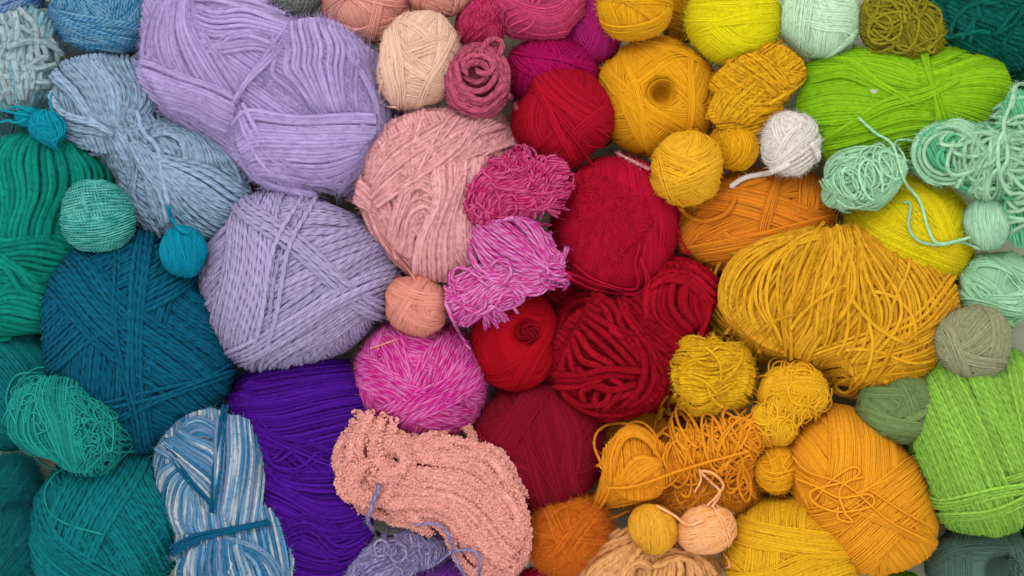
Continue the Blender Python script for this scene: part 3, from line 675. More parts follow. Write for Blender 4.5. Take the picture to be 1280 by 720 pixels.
m = Y('crimson_pink_cotton', (175, 28, 82), (205, 70, 110), mode='marl', size=4, bump=.3)
y = skein('dark crimson pink twisted bundle behind the rose coil at the top', 603, 25, 60, m, [(603, 26, 38, 48, 40, dict(ang=30))], seed=5)
y.sheet([[(580, 62), (575, 30), (598, -5)], [(600, 60), (602, 28), (622, -5)], [(630, 50), (632, 20), (640, -5)]], 2.2, n=22)
y.sheet([[(578, 50), (600, 30), (640, 5)], [(590, 58), (612, 36), (648, 16)]], 2.2, n=7)
m = Y('pink_silk', (205, 62, 112), size=4, twist=.3, rough=.6, shine=.4, var=.25)
y = skein('glossy pink skein sagging at the top edge', 672, 18, 70, m, [(675, 12, 62, 40, 44)], seed=6)
y.sheet([[(618, 10), (640, 40), (690, 52), (728, 20)], [(620, -2), (645, 24), (690, 34), (730, 2)], [(622, -14), (650, 4), (690, 10), (730, -14)]], 2.1, n=26)
y.sheet([[(616, 26), (640, 46), (672, 52), (704, 48)], [(620, 18), (646, 40), (676, 46), (712, 40)]], 2.1, n=6)
y.sheet([[(628, 30), (652, -4)], [(650, 46), (690, -6)]], 2.1, n=4, wave=2)
m = Y('magenta_silk', (175, 32, 110), size=3, rough=.7)
y = ball('magenta ball at the top edge beside the mustard ball', 745, 36, 38, 44, m, 1.4, z=54, rz=40, seed=6, main=(60, 25, .6))
m = Y('cerise_cotton', (178, 14, 92), size=3, twist=.3)
y = ball('cerise ball half hidden behind the red ball', 690, 92, 60, 50, m, 1.4, z=58, rz=48, seed=9, main=(20, 30, .6), fz=(500, 4))
y.across(15, -.3, 5, 1.5, part='outer_turns'); y.across(70, -.2, 3, 1.5, part='outer_turns')

m = Y('cream_peach_cotton', (255, 200, 178), size=2.6, twist=.3, sheen=.4)
y = ball('cream peach cotton ball leaning on the lilac and pink yarn', 524, 76, 51, 63, m, 1.2, z=112, rz=48, ang=14, seed=8, hole=(-.12, .05, 20, 6), kw=(5, 11), cover=2.2, fz=(600, 4), main=(100, 35, .5))
y.across(10, .62, 16, 1.25, tilt=.1); y.across(80, .55, 9, 1.25); y.across(75, .7, 8, 1.25, part='outer_turns'); y.across(120, -.5, 5, 1.25, part='outer_turns')
cream = y
m = Y('rose_cord', (202, 92, 122), size=8, twist=.55, plies=4, bump=1.0)
y = skein('rose pink knitted cord wound into a small coil', 597, 102, 108, m, [(596, 104, 40, 44, 36)], seed=9, name='yarn_coil', cat='cord coil')
for q in ((39, 42, 106), (35, 36, 108), (39, 43, 100), (32, 30, 108), (36, 40, 96), (27, 24, 104), (31, 34, 96), (20, 17, 100), (24, 26, 92), (14, 12, 94)): y.line(ring(596, q[2], q[0], q[1], 0, 366), 3.9, part='strands', M=60)
y.sheet([[(560, 86), (566, 130), (600, 146), (632, 122)], [(572, 82), (582, 114), (606, 128), (632, 108)]], 3.9, n=5, each=True, wave=.1, jit=.1)
y.line([(562, 112), (556, 86), (572, 66), (604, 60), (630, 78), (634, 104), (622, 130)], 4.0, part='strands')
y.line([(586, 100), (580, 84), (592, 74), (612, 78), (616, 92), (602, 96), (594, 88)], 4.0, part='strands')
y.line([(598, 84), (604, 62), (614, 50), (626, 52), (626, 66), (616, 78)], 4.2, part='loose_end', lift=3)
y.line([(612, 74), (620, 60), (616, 54)], 4.0, part='loose_end', lift=2)
rose = y

m = Y('pink_wool', (255, 174, 178), (232, 150, 150), size=6, twist=.4, plies=3, bump=.6)
y = skein('large pale pink ball of thick wool in the middle left', 545, 245, 78, m, [(548, 242, 104, 110, 84, dict(ang=20))], seed=10, name='yarn_ball', cat='yarn ball', group=BALLS, fz=(3000, 5))
sr = 3.3
y.fill([65], sr)
y.sheet([[(455, 190), (446, 240), (470, 300), (520, 345)], [(480, 160), (470, 220), (500, 290), (545, 345)], [(530, 140), (520, 200), (540, 280), (570, 350)]], sr, dens=.8)
y.sheet([[(458, 222), (466, 180), (492, 152), (530, 138)], [(468, 236), (484, 196), (514, 166), (560, 140)], [(470, 250), (500, 215), (545, 180), (600, 150)], [(476, 262), (520, 230), (570, 195), (640, 165)]], sr, n=24)
y.sheet([[(598, 140), (588, 170), (560, 200), (500, 235)], [(640, 150), (610, 185), (570, 210), (520, 245)], [(650, 178), (610, 205), (570, 235), (530, 260)]], sr, n=16)
y.sheet([[(450, 232), (470, 245), (490, 265), (500, 300)], [(446, 252), (466, 266), (484, 290), (500, 325)]], sr, n=8)
y.sheet([[(492, 300), (500, 250), (528, 226), (560, 250)], [(500, 315), (512, 270), (530, 250), (556, 265)], [(512, 322), (524, 295), (545, 280), (568, 285)]], sr, n=13)
y.sheet([[(548, 215), (545, 250), (530, 290), (520, 345)], [(580, 205), (568, 250), (558, 295), (555, 352)], [(610, 200), (590, 250), (590, 300), (590, 350)], [(626, 205), (610, 250), (612, 300), (612, 345)]], sr, n=19)
y.sheet([[(566, 150), (536, 195), (514, 240), (490, 290)], [(572, 150), (542, 195), (520, 240), (494, 292)]], 2.8, n=2, part='outer_turns')
y.sheet([[(640, 178), (600, 195), (570, 220), (545, 290)], [(644, 184), (604, 200), (575, 225), (552, 290)]], 2.9, n=2, part='outer_turns')
pink_ball = y

m = Y('peach_thread', (244, 158, 140), size=2.2, twist=.3, bump=.2)
y = ball('small peach thread ball between the lilac and pink balls', 520, 383, 39, 39, m, 1.0, z=118, rz=36, seed=11, kw=(3, 9), cover=2.0, k=4, fz=(250, 4))
y.across(120, .3, 8, 1.0); y.across(15, -.5, 10, 1.0, tilt=.2)
peach = y

m = Y('magenta_marl', (200, 24, 138), (226, 120, 186), mode='marl', size=4.6, twist=.25, bump=.4, sheen=.5)
y = ball('magenta and pink marled ball beneath the peach thread ball', 526, 476, 85, 76, m, 2.3, rz=66, z=68, ang=10, seed=12, kw=(5, 11), cover=2.2, fz=(2000, 5), wob=.06)
y.across(100, .75, 8, 2.3); y.across(120, -.2, 12, 2.3); y.across(30, .3, 10, 2.3); y.across(150, -.3, 8, 2.3)

m = Y('raspberry_marl', (172, 14, 88), (214, 92, 140), mode='marl', size=4.6, twist=.25, bump=.4)
y = skein('raspberry pink curly skein lying on the pale pink ball', 642, 238, 142, m, [(640, 240, 66, 42, 36, dict(ang=-10)), (690, 215, 22, 20, 20)], seed=13)
y.fill([-50, 10], 2.2)
y.sheet([[(572, 268), (585, 250), (600, 232), (625, 205)], [(600, 282), (630, 262), (670, 250), (705, 236)]], 2.2, wave=2.5)
y.sheet([[(575, 260), (590, 235), (620, 215), (640, 200)], [(595, 275), (615, 248), (650, 235), (670, 215)], [(630, 280), (650, 262), (680, 255), (700, 245)]], 2.2, n=18, wave=3)
y.sheet([[(618, 196), (640, 215), (665, 245), (700, 262)], [(640, 192), (660, 210), (690, 225), (712, 240)]], 2.2, n=10, wave=3)
y.tangle(16, 2.2, 638, 240, 60, 38, ang=-8, size=(18, 50), length=(40, 100), dirn=-30)
y.loops(12, 2.2, [(628, 200), (670, 205), (700, 222)], 15, asp=.5, jit=.5); y.loops(9, 2.2, [(580, 255), (586, 275), (610, 280)], 12, asp=.5)
y.line([(690, 228), (714, 218), (712, 232), (694, 240), (676, 244)], 2.2); y.line([(648, 240), (672, 244), (692, 256), (712, 262)], 2.2); y.line([(625, 284), (655, 278), (690, 280)], 2.2)

m = Y('orchid_marl', (204, 52, 146), (226, 140, 200), mode='marl', size=5, twist=.3, bump=.6)
y = skein('orchid pink looped skein below the raspberry one', 635, 340, 128, m, [(645, 312, 56, 36, 32, dict(ang=5)), (608, 362, 56, 36, 30, dict(ang=-15)), (680, 335, 28, 30, 24)], seed=14, over=True)
y.fill([40, -20, -50], 2.4)
y.sheet([[(588, 300), (602, 345), (640, 360), (680, 345)], [(592, 290), (625, 310), (660, 330), (690, 345)], [(600, 280), (640, 282), (675, 300), (690, 335)], [(640, 278), (670, 282), (688, 300), (690, 325)]], 2.5, n=17, wave=1.5)
y.sheet([[(560, 372), (595, 355), (630, 345), (655, 350)], [(566, 395), (600, 380), (635, 368), (655, 362)], [(585, 408), (610, 400), (635, 385), (650, 370)]], 2.5, n=13, wave=2)
y.sheet([[(645, 350), (670, 352), (690, 335), (706, 310)], [(650, 366), (676, 366), (698, 340), (712, 312)]], 2.6, n=7)
y.sheet([[(600, 345), (625, 352), (642, 360), (650, 372)], [(612, 340), (636, 346), (654, 354), (662, 368)]], 2.6, n=5)
y.loops(8, 2.5, [(618, 382), (636, 392), (616, 402)], 17, asp=.6); y.loops(6, 2.5, [(690, 356), (700, 330)], 16, asp=.4, jit=.2)
y.tangle(8, 2.5, 610, 365, 48, 28, size=(14, 30), length=(50, 110), dirn=-15)
orchid = y

m = Y('red_cotton', (182, 14, 40), size=2, twist=.3, bump=.2, var=.2)
y = ball('red cotton ball wound like a heart at the top middle', 702, 148, 64, 63, m, 1.1, z=88, rz=54, seed=15, kw=(8, 16), cover=2.2, k=4, fz=(800, 4), pinch=(-.1, .12, .3), ang=-50, main=(-50, 35, .6))
y.across(45, -.1, 10, 1.1); y.across(35, -.5, 12, 1.1, tilt=.2); y.across(-50, .55, 10, 1.1); y.across(60, .2, 6, 1.1, part='outer_turns')
red_ball = y
m = Y('scarlet_cotton', (190, 16, 52), size=2, twist=.3, bump=.2)
y = ball('large crimson ball with a matted patch on top', 766, 280, 83, 88, m, 1.15, rz=68, z=72, seed=16, kw=(10, 20), cover=2.2, k=4, fz=(1000, 4), main=(100, 45, .5))
y.across(100, .2, 20, 1.15); y.across(60, -.7, 16, 1.15); y.across(85, -.5, 18, 1.15)
a = y.rng; n = 3600      # matted crown: short felted fibres laid every way
th = a.uniform(0, TAU, n); rr = .5 * np.sqrt(a.random(n)) * (1 + .25 * np.sin(3 * th + 1)); L = a.uniform(.05, .16, n)[:, None]; hd = a.uniform(0, TAU, n)[:, None] + a.normal(0, 1.2, n)[:, None] * np.linspace(0, 1, 7)[None]
px = (rr * np.cos(th) - .05)[:, None] + np.cumsum(np.cos(hd), 1) * L / 7; py = (rr * np.sin(th) + .05)[:, None] + np.cumsum(np.sin(hd), 1) * L / 7
d = nrm(np.stack([px, py, np.sqrt(np.maximum(.05, 1 - px ** 2 - py ** 2))], -1)); Nn = y.normal(d)
tubes(y.buf('matted_patch'), y.sh(d) + Nn * (2.4 + a.uniform(0, 1.2, (n, 1, 1)) + 1.5 * np.sin(np.linspace(0, PI, 7))[None, :, None]), a.uniform(.4, .9, n), Nn, 4, a)
crimson = y

m = Y('deep_red_chunky', (172, 8, 32), size=9, twist=.14, plies=2, bump=.6, var=.2, sheen=.3)
y = skein('dark red chunky yarn bundle behind the coiled one', 838, 385, 56, m, [(845, 372, 62, 48, 52, dict(ang=-20)), (800, 410, 50, 52, 46), (850, 440, 46, 60, 40), (812, 500, 66, 36, 30, dict(z=28)), (712, 372, 44, 40, 30, dict(z=30))], seed=17, fz=(700, 5))
sr = 4.6
y.fill([80, 80, 20, 10, 40], sr)
y.sheet([[(790, 500), (820, 490), (870, 520)], [(800, 470), (840, 470), (880, 480)], [(800, 430), (845, 450), (890, 440)]], sr, n=9)
y.sheet([[(800, 360), (806, 400), (840, 430)], [(825, 350), (826, 390), (852, 420)], [(850, 352), (845, 385), (862, 412)], [(870, 360), (862, 390), (872, 405)]], sr, n=9, each=True)
y.sheet([[(790, 356), (825, 330), (865, 330), (896, 346)], [(800, 362), (830, 346), (866, 346), (892, 372)], [(850, 345), (880, 370), (886, 395), (866, 425)]], sr, n=7, each=True)
y.sheet([[(776, 372), (800, 400), (822, 430), (846, 446)], [(790, 372), (812, 402), (832, 428), (852, 438)]], sr, n=3, each=True)
y = skein('dark red chunky yarn coiled like a rose', 764, 445, 76, m, [(764, 446, 80, 79, 60)], seed=18, name='yarn_coil', cat='yarn coil', fz=(3500, 4.5))
sr = 4.2
def zp(*p): return [(670 + a / 3.27, 320 + b / 3.27) for a, b in p]
y.fill([35], 4.2, sink=1.6)
for p in (((120, 560), (170, 600), (260, 600), (330, 570)), ((130, 380), (150, 460), (200, 520)), ((330, 330), (400, 400), (420, 480), (400, 560)), ((180, 470), (230, 520), (300, 540), (380, 520)),
          ((270, 170), (320, 220), (350, 300), (420, 350)), ((140, 300), (110, 380), (110, 470), (150, 540)), ((360, 560), (420, 520), (440, 440), (420, 380)),
          ((150, 350), (180, 420), (240, 440)), ((170, 320), (220, 390), (290, 430)), ((190, 290), (250, 350), (340, 430)), ((200, 260), (270, 310), (330, 370), (390, 440)), ((225, 245), (300, 285), (370, 340), (420, 420)),
          ((400, 340), (430, 420), (420, 520), (360, 590)), ((110, 250), (80, 330), (75, 430), (90, 520)), ((240, 225), (160, 240), (110, 300), (85, 400)), ((230, 250), (170, 290), (120, 380), (95, 470)),
          ((90, 480), (180, 480), (280, 455), (400, 462)), ((105, 505), (190, 500), (290, 482), (390, 485)), ((100, 530), (170, 525), (240, 500)), ((200, 600), (180, 550), (230, 520), (290, 540), (280, 590), (240, 600), (235, 560), (262, 545)),
          ((290, 600), (330, 560), (340, 520), (310, 500)), ((200, 190), (205, 230), (160, 300), (100, 390), (95, 450)), ((240, 165), (290, 240), (300, 300), (330, 320)),
          ((330, 305), (400, 340), (460, 420), (470, 500), (430, 570), (350, 620)), ((90, 520), (150, 600), (240, 640), (330, 645), (440, 600), (490, 520)), ((300, 300), (400, 320), (470, 390), (490, 480), (470, 570)),
          ((290, 180), (230, 155), (150, 170), (80, 240), (50, 350), (48, 470), (80, 550), (150, 610)), ((270, 200), (210, 178), (140, 200), (90, 260), (65, 370), (62, 460), (80, 520)),
          ((48, 440), (60, 540), (140, 620), (250, 665), (350, 660), (430, 640)), ((350, 175), (370, 240), (430, 320), (500, 420), (540, 520), (520, 600), (460, 650)), ((330, 170), (350, 230), (410, 320), (480, 420), (515, 510), (490, 590), (430, 640))):
    p = list(p)
    if len(p) <= 4:      # run the ends on beneath the outer turns
        a_, b_, c_, d_ = map(np.array, (p[0], p[1], p[-2], p[-1])); p = [tuple(a_ + 38 * (a_ - b_) / np.linalg.norm(a_ - b_))] + p + [tuple(d_ + 38 * (d_ - c_) / np.linalg.norm(d_ - c_))]
    y.line(zp(*p), sr * y.rng.uniform(.88, 1.06), part='strands', sm=3.0, tuck=11)
y = PILE[-2]
for p in (((350, 170), (420, 260), (500, 350), (590, 400)), ((380, 190), (440, 270), (520, 345), (600, 395))): y.line(zp(*p), 4.4, part='strands')

m = Y('pillarbox_red_cotton', (176, 8, 28), size=2, twist=.3, bump=.15, var=.14)
y = ball('small bright red ball with a curled dark centre', 643, 426, 57, 65, m, 1.1, z=84, rz=48, seed=19, hole=(.25, .17, 17, 12), kw=(8, 16), cover=1.9, k=4, fz=(300, 3), style='polar', tilt=20, ang=0)
y.mats['centre_coil'] = Y('dark_red_thread', (130, 4, 22), size=2.4, bump=.2)
yy = y
for i in range(40):
    a = yy.rng.uniform(0, TAU); r = 15 * math.sqrt(yy.rng.random()) ; q = yy.rng.uniform(3, 9)
    pts = [(14 + r * math.cos(a) * .6 + q * math.cos(t), 10 + r * math.sin(a) * .5 + q * .8 * math.sin(t)) for t in np.linspace(a, a + yy.rng.uniform(3, 7), 26)]
    p = np.array(pts); z = yy.z + 41 + yy.rng.uniform(-7, 2) + 1.5 * np.sin(np.linspace(0, 7, 26))
    tubes(yy.buf('centre_coil'), np.concatenate([p, z[:, None]], 1)[None], 1.1, np.broadcast_to([0, 0, 1.], (1, 26, 3)), 5, yy.rng)

m = Y('burgundy_cotton', (142, 12, 38), size=2.4, twist=.3, bump=.2, var=.18, sheen=.5)
y = ball('dark burgundy ball below the chunky red coil', 675, 556, 84, 82, m, 1.3, rz=62, z=62, seed=20, kw=(8, 14), cover=2.1, k=4, fz=(900, 5), main=(70, 40, .6), zb=.6)
y.across(75, -.1, 20, 1.3); y.across(120, .5, 14, 1.3); y.across(60, .1, 3, 1.3, part='outer_turns')

# peach boucle: thick soft ropes covered with nubs
m = Y('peach_boucle', (255, 178, 166), size=4, twist=.1, bump=0.2, sheen=.7, var=.08)
y = skein('peach boucle chenille skein with bumpy soft folds', 545, 615, 84, m, [(478, 580, 60, 66, 62, dict(ang=30)), (560, 610, 88, 70, 62, dict(ang=25)), (612, 652, 58, 70, 54, dict(ang=20))], seed=21, fz=(2600, 3.2), shrink=.74)
y.sheet([[(520, 545), (570, 545), (620, 572), (655, 615)], [(510, 560), (565, 560), (610, 585), (648, 630)]], 5.6, n=4, each=True)
y.sheet([[(640, 600), (662, 640), (655, 690), (620, 725)], [(600, 590), (640, 640), (630, 680), (595, 720)]], 6.5)
y.sheet([[(440, 530), (428, 570), (440, 620), (480, 650)], [(470, 520), (450, 570), (470, 620), (510, 655)], [(500, 530), (480, 575), (500, 620), (540, 655)]], 5.6, n=6, wave=1.0, each=True)
y.sheet([[(450, 525), (500, 530), (560, 555), (620, 570), (650, 605)], [(470, 555), (520, 565), (580, 585), (640, 625)], [(480, 590), (540, 605), (590, 625), (650, 660)], [(490, 625), (540, 640), (590, 665), (640, 695)], [(500, 645), (545, 665), (580, 695), (610, 720)]], 5.6, n=12, wave=1.2, each=True)
y.tangle(4, 5.6, 550, 615, 95, 70, ang=28, size=(22, 60), length=(60, 120), dirn=35)
y.tangle(9, 6.2, 470, 575, 40, 48, ang=0, size=(14, 28), length=(60, 120))
kp = y.buf('strands').keep; P = np.vstack([k[0] for k in kp]); Nn = np.vstack([k[1] for k in kp]); R = np.vstack([k[2] for k in kp]); Bb = np.vstack([k[3] for k in kp])
rg = y.rng; n = 22000; i = rg.choice(len(P), n); an = rg.uniform(-1.9, 1.9, n)[:, None]
Tt = np.cross(Nn, Bb); ctr = P[i] + Tt[i] * rg.uniform(-8, 8, (n, 1)) + rg.normal(0, .5, (n, 3)) + (np.cos(an) * Nn[i] + np.sin(an) * Bb[i]) * R[i] * .93; rad = rg.uniform(1.0, 2.0, (n, 1, 1)) * rg.uniform(.6, 1.5, (n, 1, 3))
vv, ff = [], []     # nub = small rounded cube
cube = np.array([[x, y_, z] for x in (-1, 1) for y_ in (-1, 1) for z in (-1, 1)], float)
from itertools import product
q = np.linspace(0.0, PI, 5)[:, None]; w = np.linspace(0, TAU, 6, endpoint=False)[None]
sph = np.stack(np.broadcast_arrays(np.sin(q) * np.cos(w), np.sin(q) * np.sin(w), np.cos(q)), -1).reshape(-1, 3)
sv = ctr[:, None] + sph[None] * rad * (1 + rg.normal(0, .16, (n, len(sph), 1)))
i4 = np.arange(4)[:, None]; j6 = np.arange(6)[None]
fq = np.stack(np.broadcast_arrays(i4 * 6 + j6, i4 * 6 + (j6 + 1) % 6, (i4 + 1) * 6 + (j6 + 1) % 6, (i4 + 1) * 6 + j6), -1).reshape(-1, 4)
F = (fq[None] + (np.arange(n) * len(sph))[:, None, None]).reshape(-1, 4)
y.buf('strands').add(sv.reshape(-1, 3), F, np.zeros((len(F) * 4, 2)), np.repeat(rg.random(n), len(sph)))
boucle = y

m = Y('purple_cotton', (112, 52, 150), size=3, twist=.3)
y = ball('purple ball at the bottom edge under the small lavender skein', 545, 722, 52, 44, m, 1.5, z=58, rz=40, seed=22, fz=(500, 4))
m = Y('lavender_marl', (128, 112, 170), (176, 166, 204), mode='marl', size=5, twist=.35, bump=.6)
y = skein('small lavender grey twisted skein at the bottom edge', 495, 695, 92, m, [(480, 705, 58, 34, 30, dict(ang=-25)), (525, 682, 36, 30, 28)], seed=23, fz=(1200, 5))
y.fill([-30, 70], 2.3)
y.sheet([[(430, 720), (450, 695), (490, 675), (520, 665)], [(440, 735), (470, 712), (505, 690), (540, 672)], [(470, 740), (500, 722), (530, 700), (552, 682)]], 2.4, n=16, wave=1.6)
y.sheet([[(492, 668), (500, 685), (498, 705)], [(515, 662), (524, 680), (522, 705)], [(535, 662), (546, 678), (545, 700)], [(548, 668), (556, 684), (552, 698)]], 2.4, n=12, wave=1.2)
y.tangle(8, 2.3, 490, 695, 46, 24, ang=-25, size=(10, 22), length=(40, 90))
lavender = y
# ================================================================ yellows and oranges
m = Y('mustard_wool', (236, 172, 28), size=4, twist=.35)
y = ball('mustard yellow ball at the top edge above the hollow cake', 793, 10, 47, 42, m, 1.7, z=110, rz=40, seed=1, main=(80, 30, .6), fz=(500, 4))
y.across(5, -.2, 6, 1.7, part='outer_turns')
m = Y('old_gold_wool', (180, 128, 16), size=4)
y = ball('brownish gold ball wedged behind at the top edge', 848, 14, 30, 40, m, 1.6, z=44, seed=2)
m = Y('golden_cotton', (250, 174, 28), size=2.2, twist=.3, bump=.2)
y = ball('golden yellow cotton cake with a round hole in its top', 820, 122, 77, 78, m, 1.15, rz=62, z=64, seed=3, cover=2.6, k=4, kw=(7, 14), style='polar', tilt=13.5, hole=(.06, .02, 15.5, 40), fz=(900, 4), lump=.015, name='yarn_cake', cat='yarn cake')
y.across(75, .35, 5, 1.1, part='outer_turns'); y.across(95, -.5, 5, 1.1, part='outer_turns'); y.across(20, -.75, 6, 1.1, part='outer_turns')
# the wound wall of the hole
rg = y.rng
for r in np.arange(17.0, 1.0, -.95):
    t = np.linspace(0, TAU * 1.05, 44) + rg.uniform(0, TAU); q = r + rg.normal(0, .35) + .5 * np.sin(2 * t + rg.uniform(0, 6))
    zz = y.z + 62 - 40 * np.exp(-(q / 15.5) ** 4) - 1.6 + 15 * 0
    tubes(y.buf('centre_hole'), np.stack([4.6 + q * np.cos(t), 1.6 + q * np.sin(t), zz - 2.0], -1)[None], .95, np.broadcast_to([0, 0, 1.], (1, 44, 3)), 5, rg)

m = Y('neon_yellow_acrylic', (254, 230, 20), size=4, twist=.3, sheen=.5)
y = ball('bright lemon yellow ball at the top edge', 917, 26, 59, 58, m, 1.2, z=92, rz=54, seed=4, cover=2, k=4, kw=(8, 20), fz=(900, 4), lump=.01)
m = Y('pale_mint_white_acrylic', (206, 238, 204), size=5, twist=.3, sheen=.5, var=.08)
y = ball('pale mint white ball next to the lemon yellow one at the top edge', 1025, 22, 52, 51, m, 1.6, z=92, rz=48, seed=5, fz=(900, 4), main=(100, 20, .7))
y.across(-40, .86, 4, 1.8, part='outer_turns')

m = Y('yellow_chunky', (255, 180, 30), size=6, twist=.4, plies=3, bump=.8)
y = skein('thick yellow wool skein folded beside the hollow cake', 940, 110, 98, m, [(945, 100, 58, 46, 40, dict(ang=-20)), (930, 140, 50, 34, 34)], seed=6, fz=(900, 4))
y.fill([-35, -10], 2.9)
y.sheet([[(884, 150), (895, 120), (930, 85), (975, 60)], [(900, 152), (925, 125), (960, 100), (1000, 80)], [(930, 155), (960, 135), (985, 115), (1006, 95)]], 3.0, n=14, wave=.6)
y.sheet([[(885, 110), (905, 128), (930, 145), (965, 142)], [(896, 92), (920, 108), (950, 122), (985, 118)], [(930, 70), (950, 82), (980, 92), (1000, 92)]], 3.0, n=13, wave=.6)
y.sheet([[(940, 70), (965, 85), (985, 105)], [(910, 85), (935, 100), (960, 125)]], 3.0, n=7, wave=.6)
y.line([(968, 58), (985, 46), (998, 58), (1004, 84), (1004, 100), (985, 116), (955, 134)], 3.1)
m = Y('amber_wool_small', (240, 174, 24), size=4, twist=.35)
y = ball('small amber ball beside the white ball', 918, 182, 32, 29, m, 1.7, z=100, rz=28, seed=7, fz=(300, 4), main=(60, 30, .6))
m = Y('sunny_yellow_cotton', (255, 182, 28), size=3.2, twist=.3, shine=.4, rough=.65)
y = ball('small sunny yellow ball in front of the hollow cake', 859, 210, 45, 46, m, 1.5, z=128, rz=42, seed=8, kw=(6, 11), fz=(500, 4), main=(-25, 30, .7))
y.across(-20, .3, 7, 1.5, tilt=.1); y.across(70, .7, 5, 1.5, part='outer_turns')

m = Y('burnt_orange_cotton', (232, 138, 34), size=2.6, twist=.3, bump=.3, var=.2)
y = ball('wide burnt orange ball behind the amber hank', 944, 276, 104, 66, m, 1.35, rz=58, z=60, ang=-8, seed=9, cover=2.2, k=4, kw=(6, 12), fz=(900, 5), main=(-20, 30, .6), zb=.5)
y.across(95, -.55, 10, 1.35); y.across(25, -.2, 14, 1.35); y.across(95, -.1, 6, 1.35, part='outer_turns'); y.across(-15, .4, 12, 1.35)
wide_orange = y

m = Y('neon_yellow_wool', (250, 220, 24), size=4, twist=.3, sheen=.5)
y = ball('large neon yellow ball half under the amber hank', 1134, 296, 84, 76, m, 1.2, rz=66, z=64, seed=10, cover=2.0, k=4, kw=(10, 22), fz=(1500, 5), lump=.015)
neon = y

m = Y('amber_acrylic', (250, 172, 36), size=5.4, twist=.25, plies=2, bump=.5, var=.22)
y = skein('big loose amber hank of thick strands spread like a fan', 1045, 385, 84, m, [(1000, 366, 108, 86, 60, dict(ang=10)), (1100, 392, 98, 94, 60, dict(ang=30)), (1045, 345, 90, 64, 60)], seed=11, fz=(2600, 5), name='yarn_hank')
sr = 2.95
y.fill([-50, 75, 85], sr)
K = dict(wave=1.7, jit=1.3)
y.sheet([[(985, 455), (940, 440), (905, 410), (892, 380)], [(1010, 462), (950, 446), (915, 425), (895, 400)]], sr, n=9, **K)
y.sheet([[(1120, 296), (1168, 340), (1185, 395), (1168, 465)], [(1140, 306), (1190, 340), (1204, 390), (1190, 440)]], sr, **K)
y.sheet([[(985, 452), (930, 428), (893, 388), (899, 330), (940, 290), (1000, 278), (1034, 286)], [(988, 450), (945, 412), (915, 370), (925, 325), (970, 295), (1024, 290)], [(990, 448), (962, 400), (955, 355), (980, 310), (1030, 294)], [(996, 446), (985, 400), (1000, 350), (1034, 297)]], sr, **K)
y.sheet([[(1056, 284), (1092, 330), (1105, 380), (1090, 440), (1060, 470)], [(1076, 286), (1120, 330), (1138, 390), (1120, 440), (1080, 474)], [(1100, 290), (1146, 335), (1166, 390), (1150, 445), (1110, 482)], [(1120, 296), (1168, 338), (1190, 390), (1176, 450), (1140, 486)]], sr, **K)
y.sheet([[(1035, 288), (1028, 330), (1005, 380), (992, 440)], [(1046, 284), (1046, 340), (1030, 390), (1000, 450)], [(1060, 284), (1076, 340), (1066, 400), (1020, 455)]], sr, **K)
y.sheet([[(996, 452), (1030, 432), (1080, 410), (1140, 390), (1190, 345)], [(1000, 458), (1045, 445), (1100, 440), (1150, 425), (1196, 375)], [(1010, 464), (1060, 462), (1120, 460), (1165, 445), (1194, 405)], [(1030, 472), (1075, 484), (1125, 488), (1178, 468)]], sr, n=16, wave=1.6, jit=2.2)
y.sheet([[(1030, 282), (1000, 290), (960, 320), (940, 370), (955, 420)], [(1032, 284), (1010, 310), (985, 350), (975, 400), (985, 450)]], sr, n=6, wave=2.2, jit=2)
y.sheet([[(1040, 282), (1036, 320), (1030, 360), (1006, 420)], [(1054, 284), (1062, 330), (1070, 380), (1056, 450)], [(1070, 286), (1098, 330), (1112, 390), (1090, 450)]], sr, n=8, wave=2, jit=2)
y.tangle(10, sr, 1050, 385, 120, 76, ang=15, size=(60, 140), length=(90, 200), dirn=-60)
y.loops(10, sr, [(1050, 478), (1090, 486), (1130, 486), (1170, 470)], 15, asp=.55, jit=.4, turn=0); y.loops(5, sr, [(905, 418), (940, 442)], 14, asp=.5)
y.loops(5, 2.4, [(1180, 320), (1196, 350)], 20, asp=.5)
y.line([(1076, 400), (1082, 430), (1076, 465), (1060, 492), (1045, 482), (1062, 470)], sr, part='loose_end'); y.line([(1066, 470), (1072, 490), (1058, 496), (1044, 488), (1050, 478)], sr, part='loose_end')
y.line([(1090, 470), (1086, 492), (1104, 498), (1112, 486)], sr, part='loose_end'); y.line([(1120, 302), (1150, 296), (1180, 312), (1194, 345)], 2.4, part='loose_end'); y.line([(1150, 320), (1176, 318), (1192, 332)], 2.2, part='loose_end')
y.tail([(1186, 372), (1196, 360), (1210, 346)], 3.4, lift=2)
amber = y

m = Y('yellow_chenille', (255, 188, 32), size=4, twist=.5, plies=2, bump=.5)
y = skein('crinkly yellow chenille bundle beside the dark red coil', 890, 469, 104, m, [(890, 469, 46, 51, 42)], seed=12, fz=(1500, 4), group=SMALL)
y.fill([0], 2.4)
y.sheet([[(850, 438), (870, 424), (905, 420), (928, 438)], [(842, 462), (868, 452), (910, 452), (938, 462)], [(842, 486), (868, 482), (912, 482), (938, 486)], [(856, 508), (880, 514), (904, 514), (924, 504)]], 2.3, n=26, wave=3.2, jit=1.4)
y.tangle(14, 2.2, 890, 469, 42, 46, size=(20, 60), length=(30, 60), dirn=0); y.loops(10, 2.1, [(846, 450), (844, 480), (860, 508)], 8, asp=.6); y.loops(10, 2.1, [(934, 450), (936, 480), (922, 508)], 8, asp=.6)
y.line([(850, 440), (846, 428), (854, 424)], 2.2)
chen = y
m = Y('yellow_string', (255, 184, 36), size=2.4, twist=.3, bump=.2)
y = skein('yellow string wound in a figure of eight below the amber hank', 978, 508, 110, m, [(992, 490, 44, 37, 34), (966, 528, 32, 28, 28)], seed=13, fz=(200, 4))
y.fill([20, 40], 1.15)
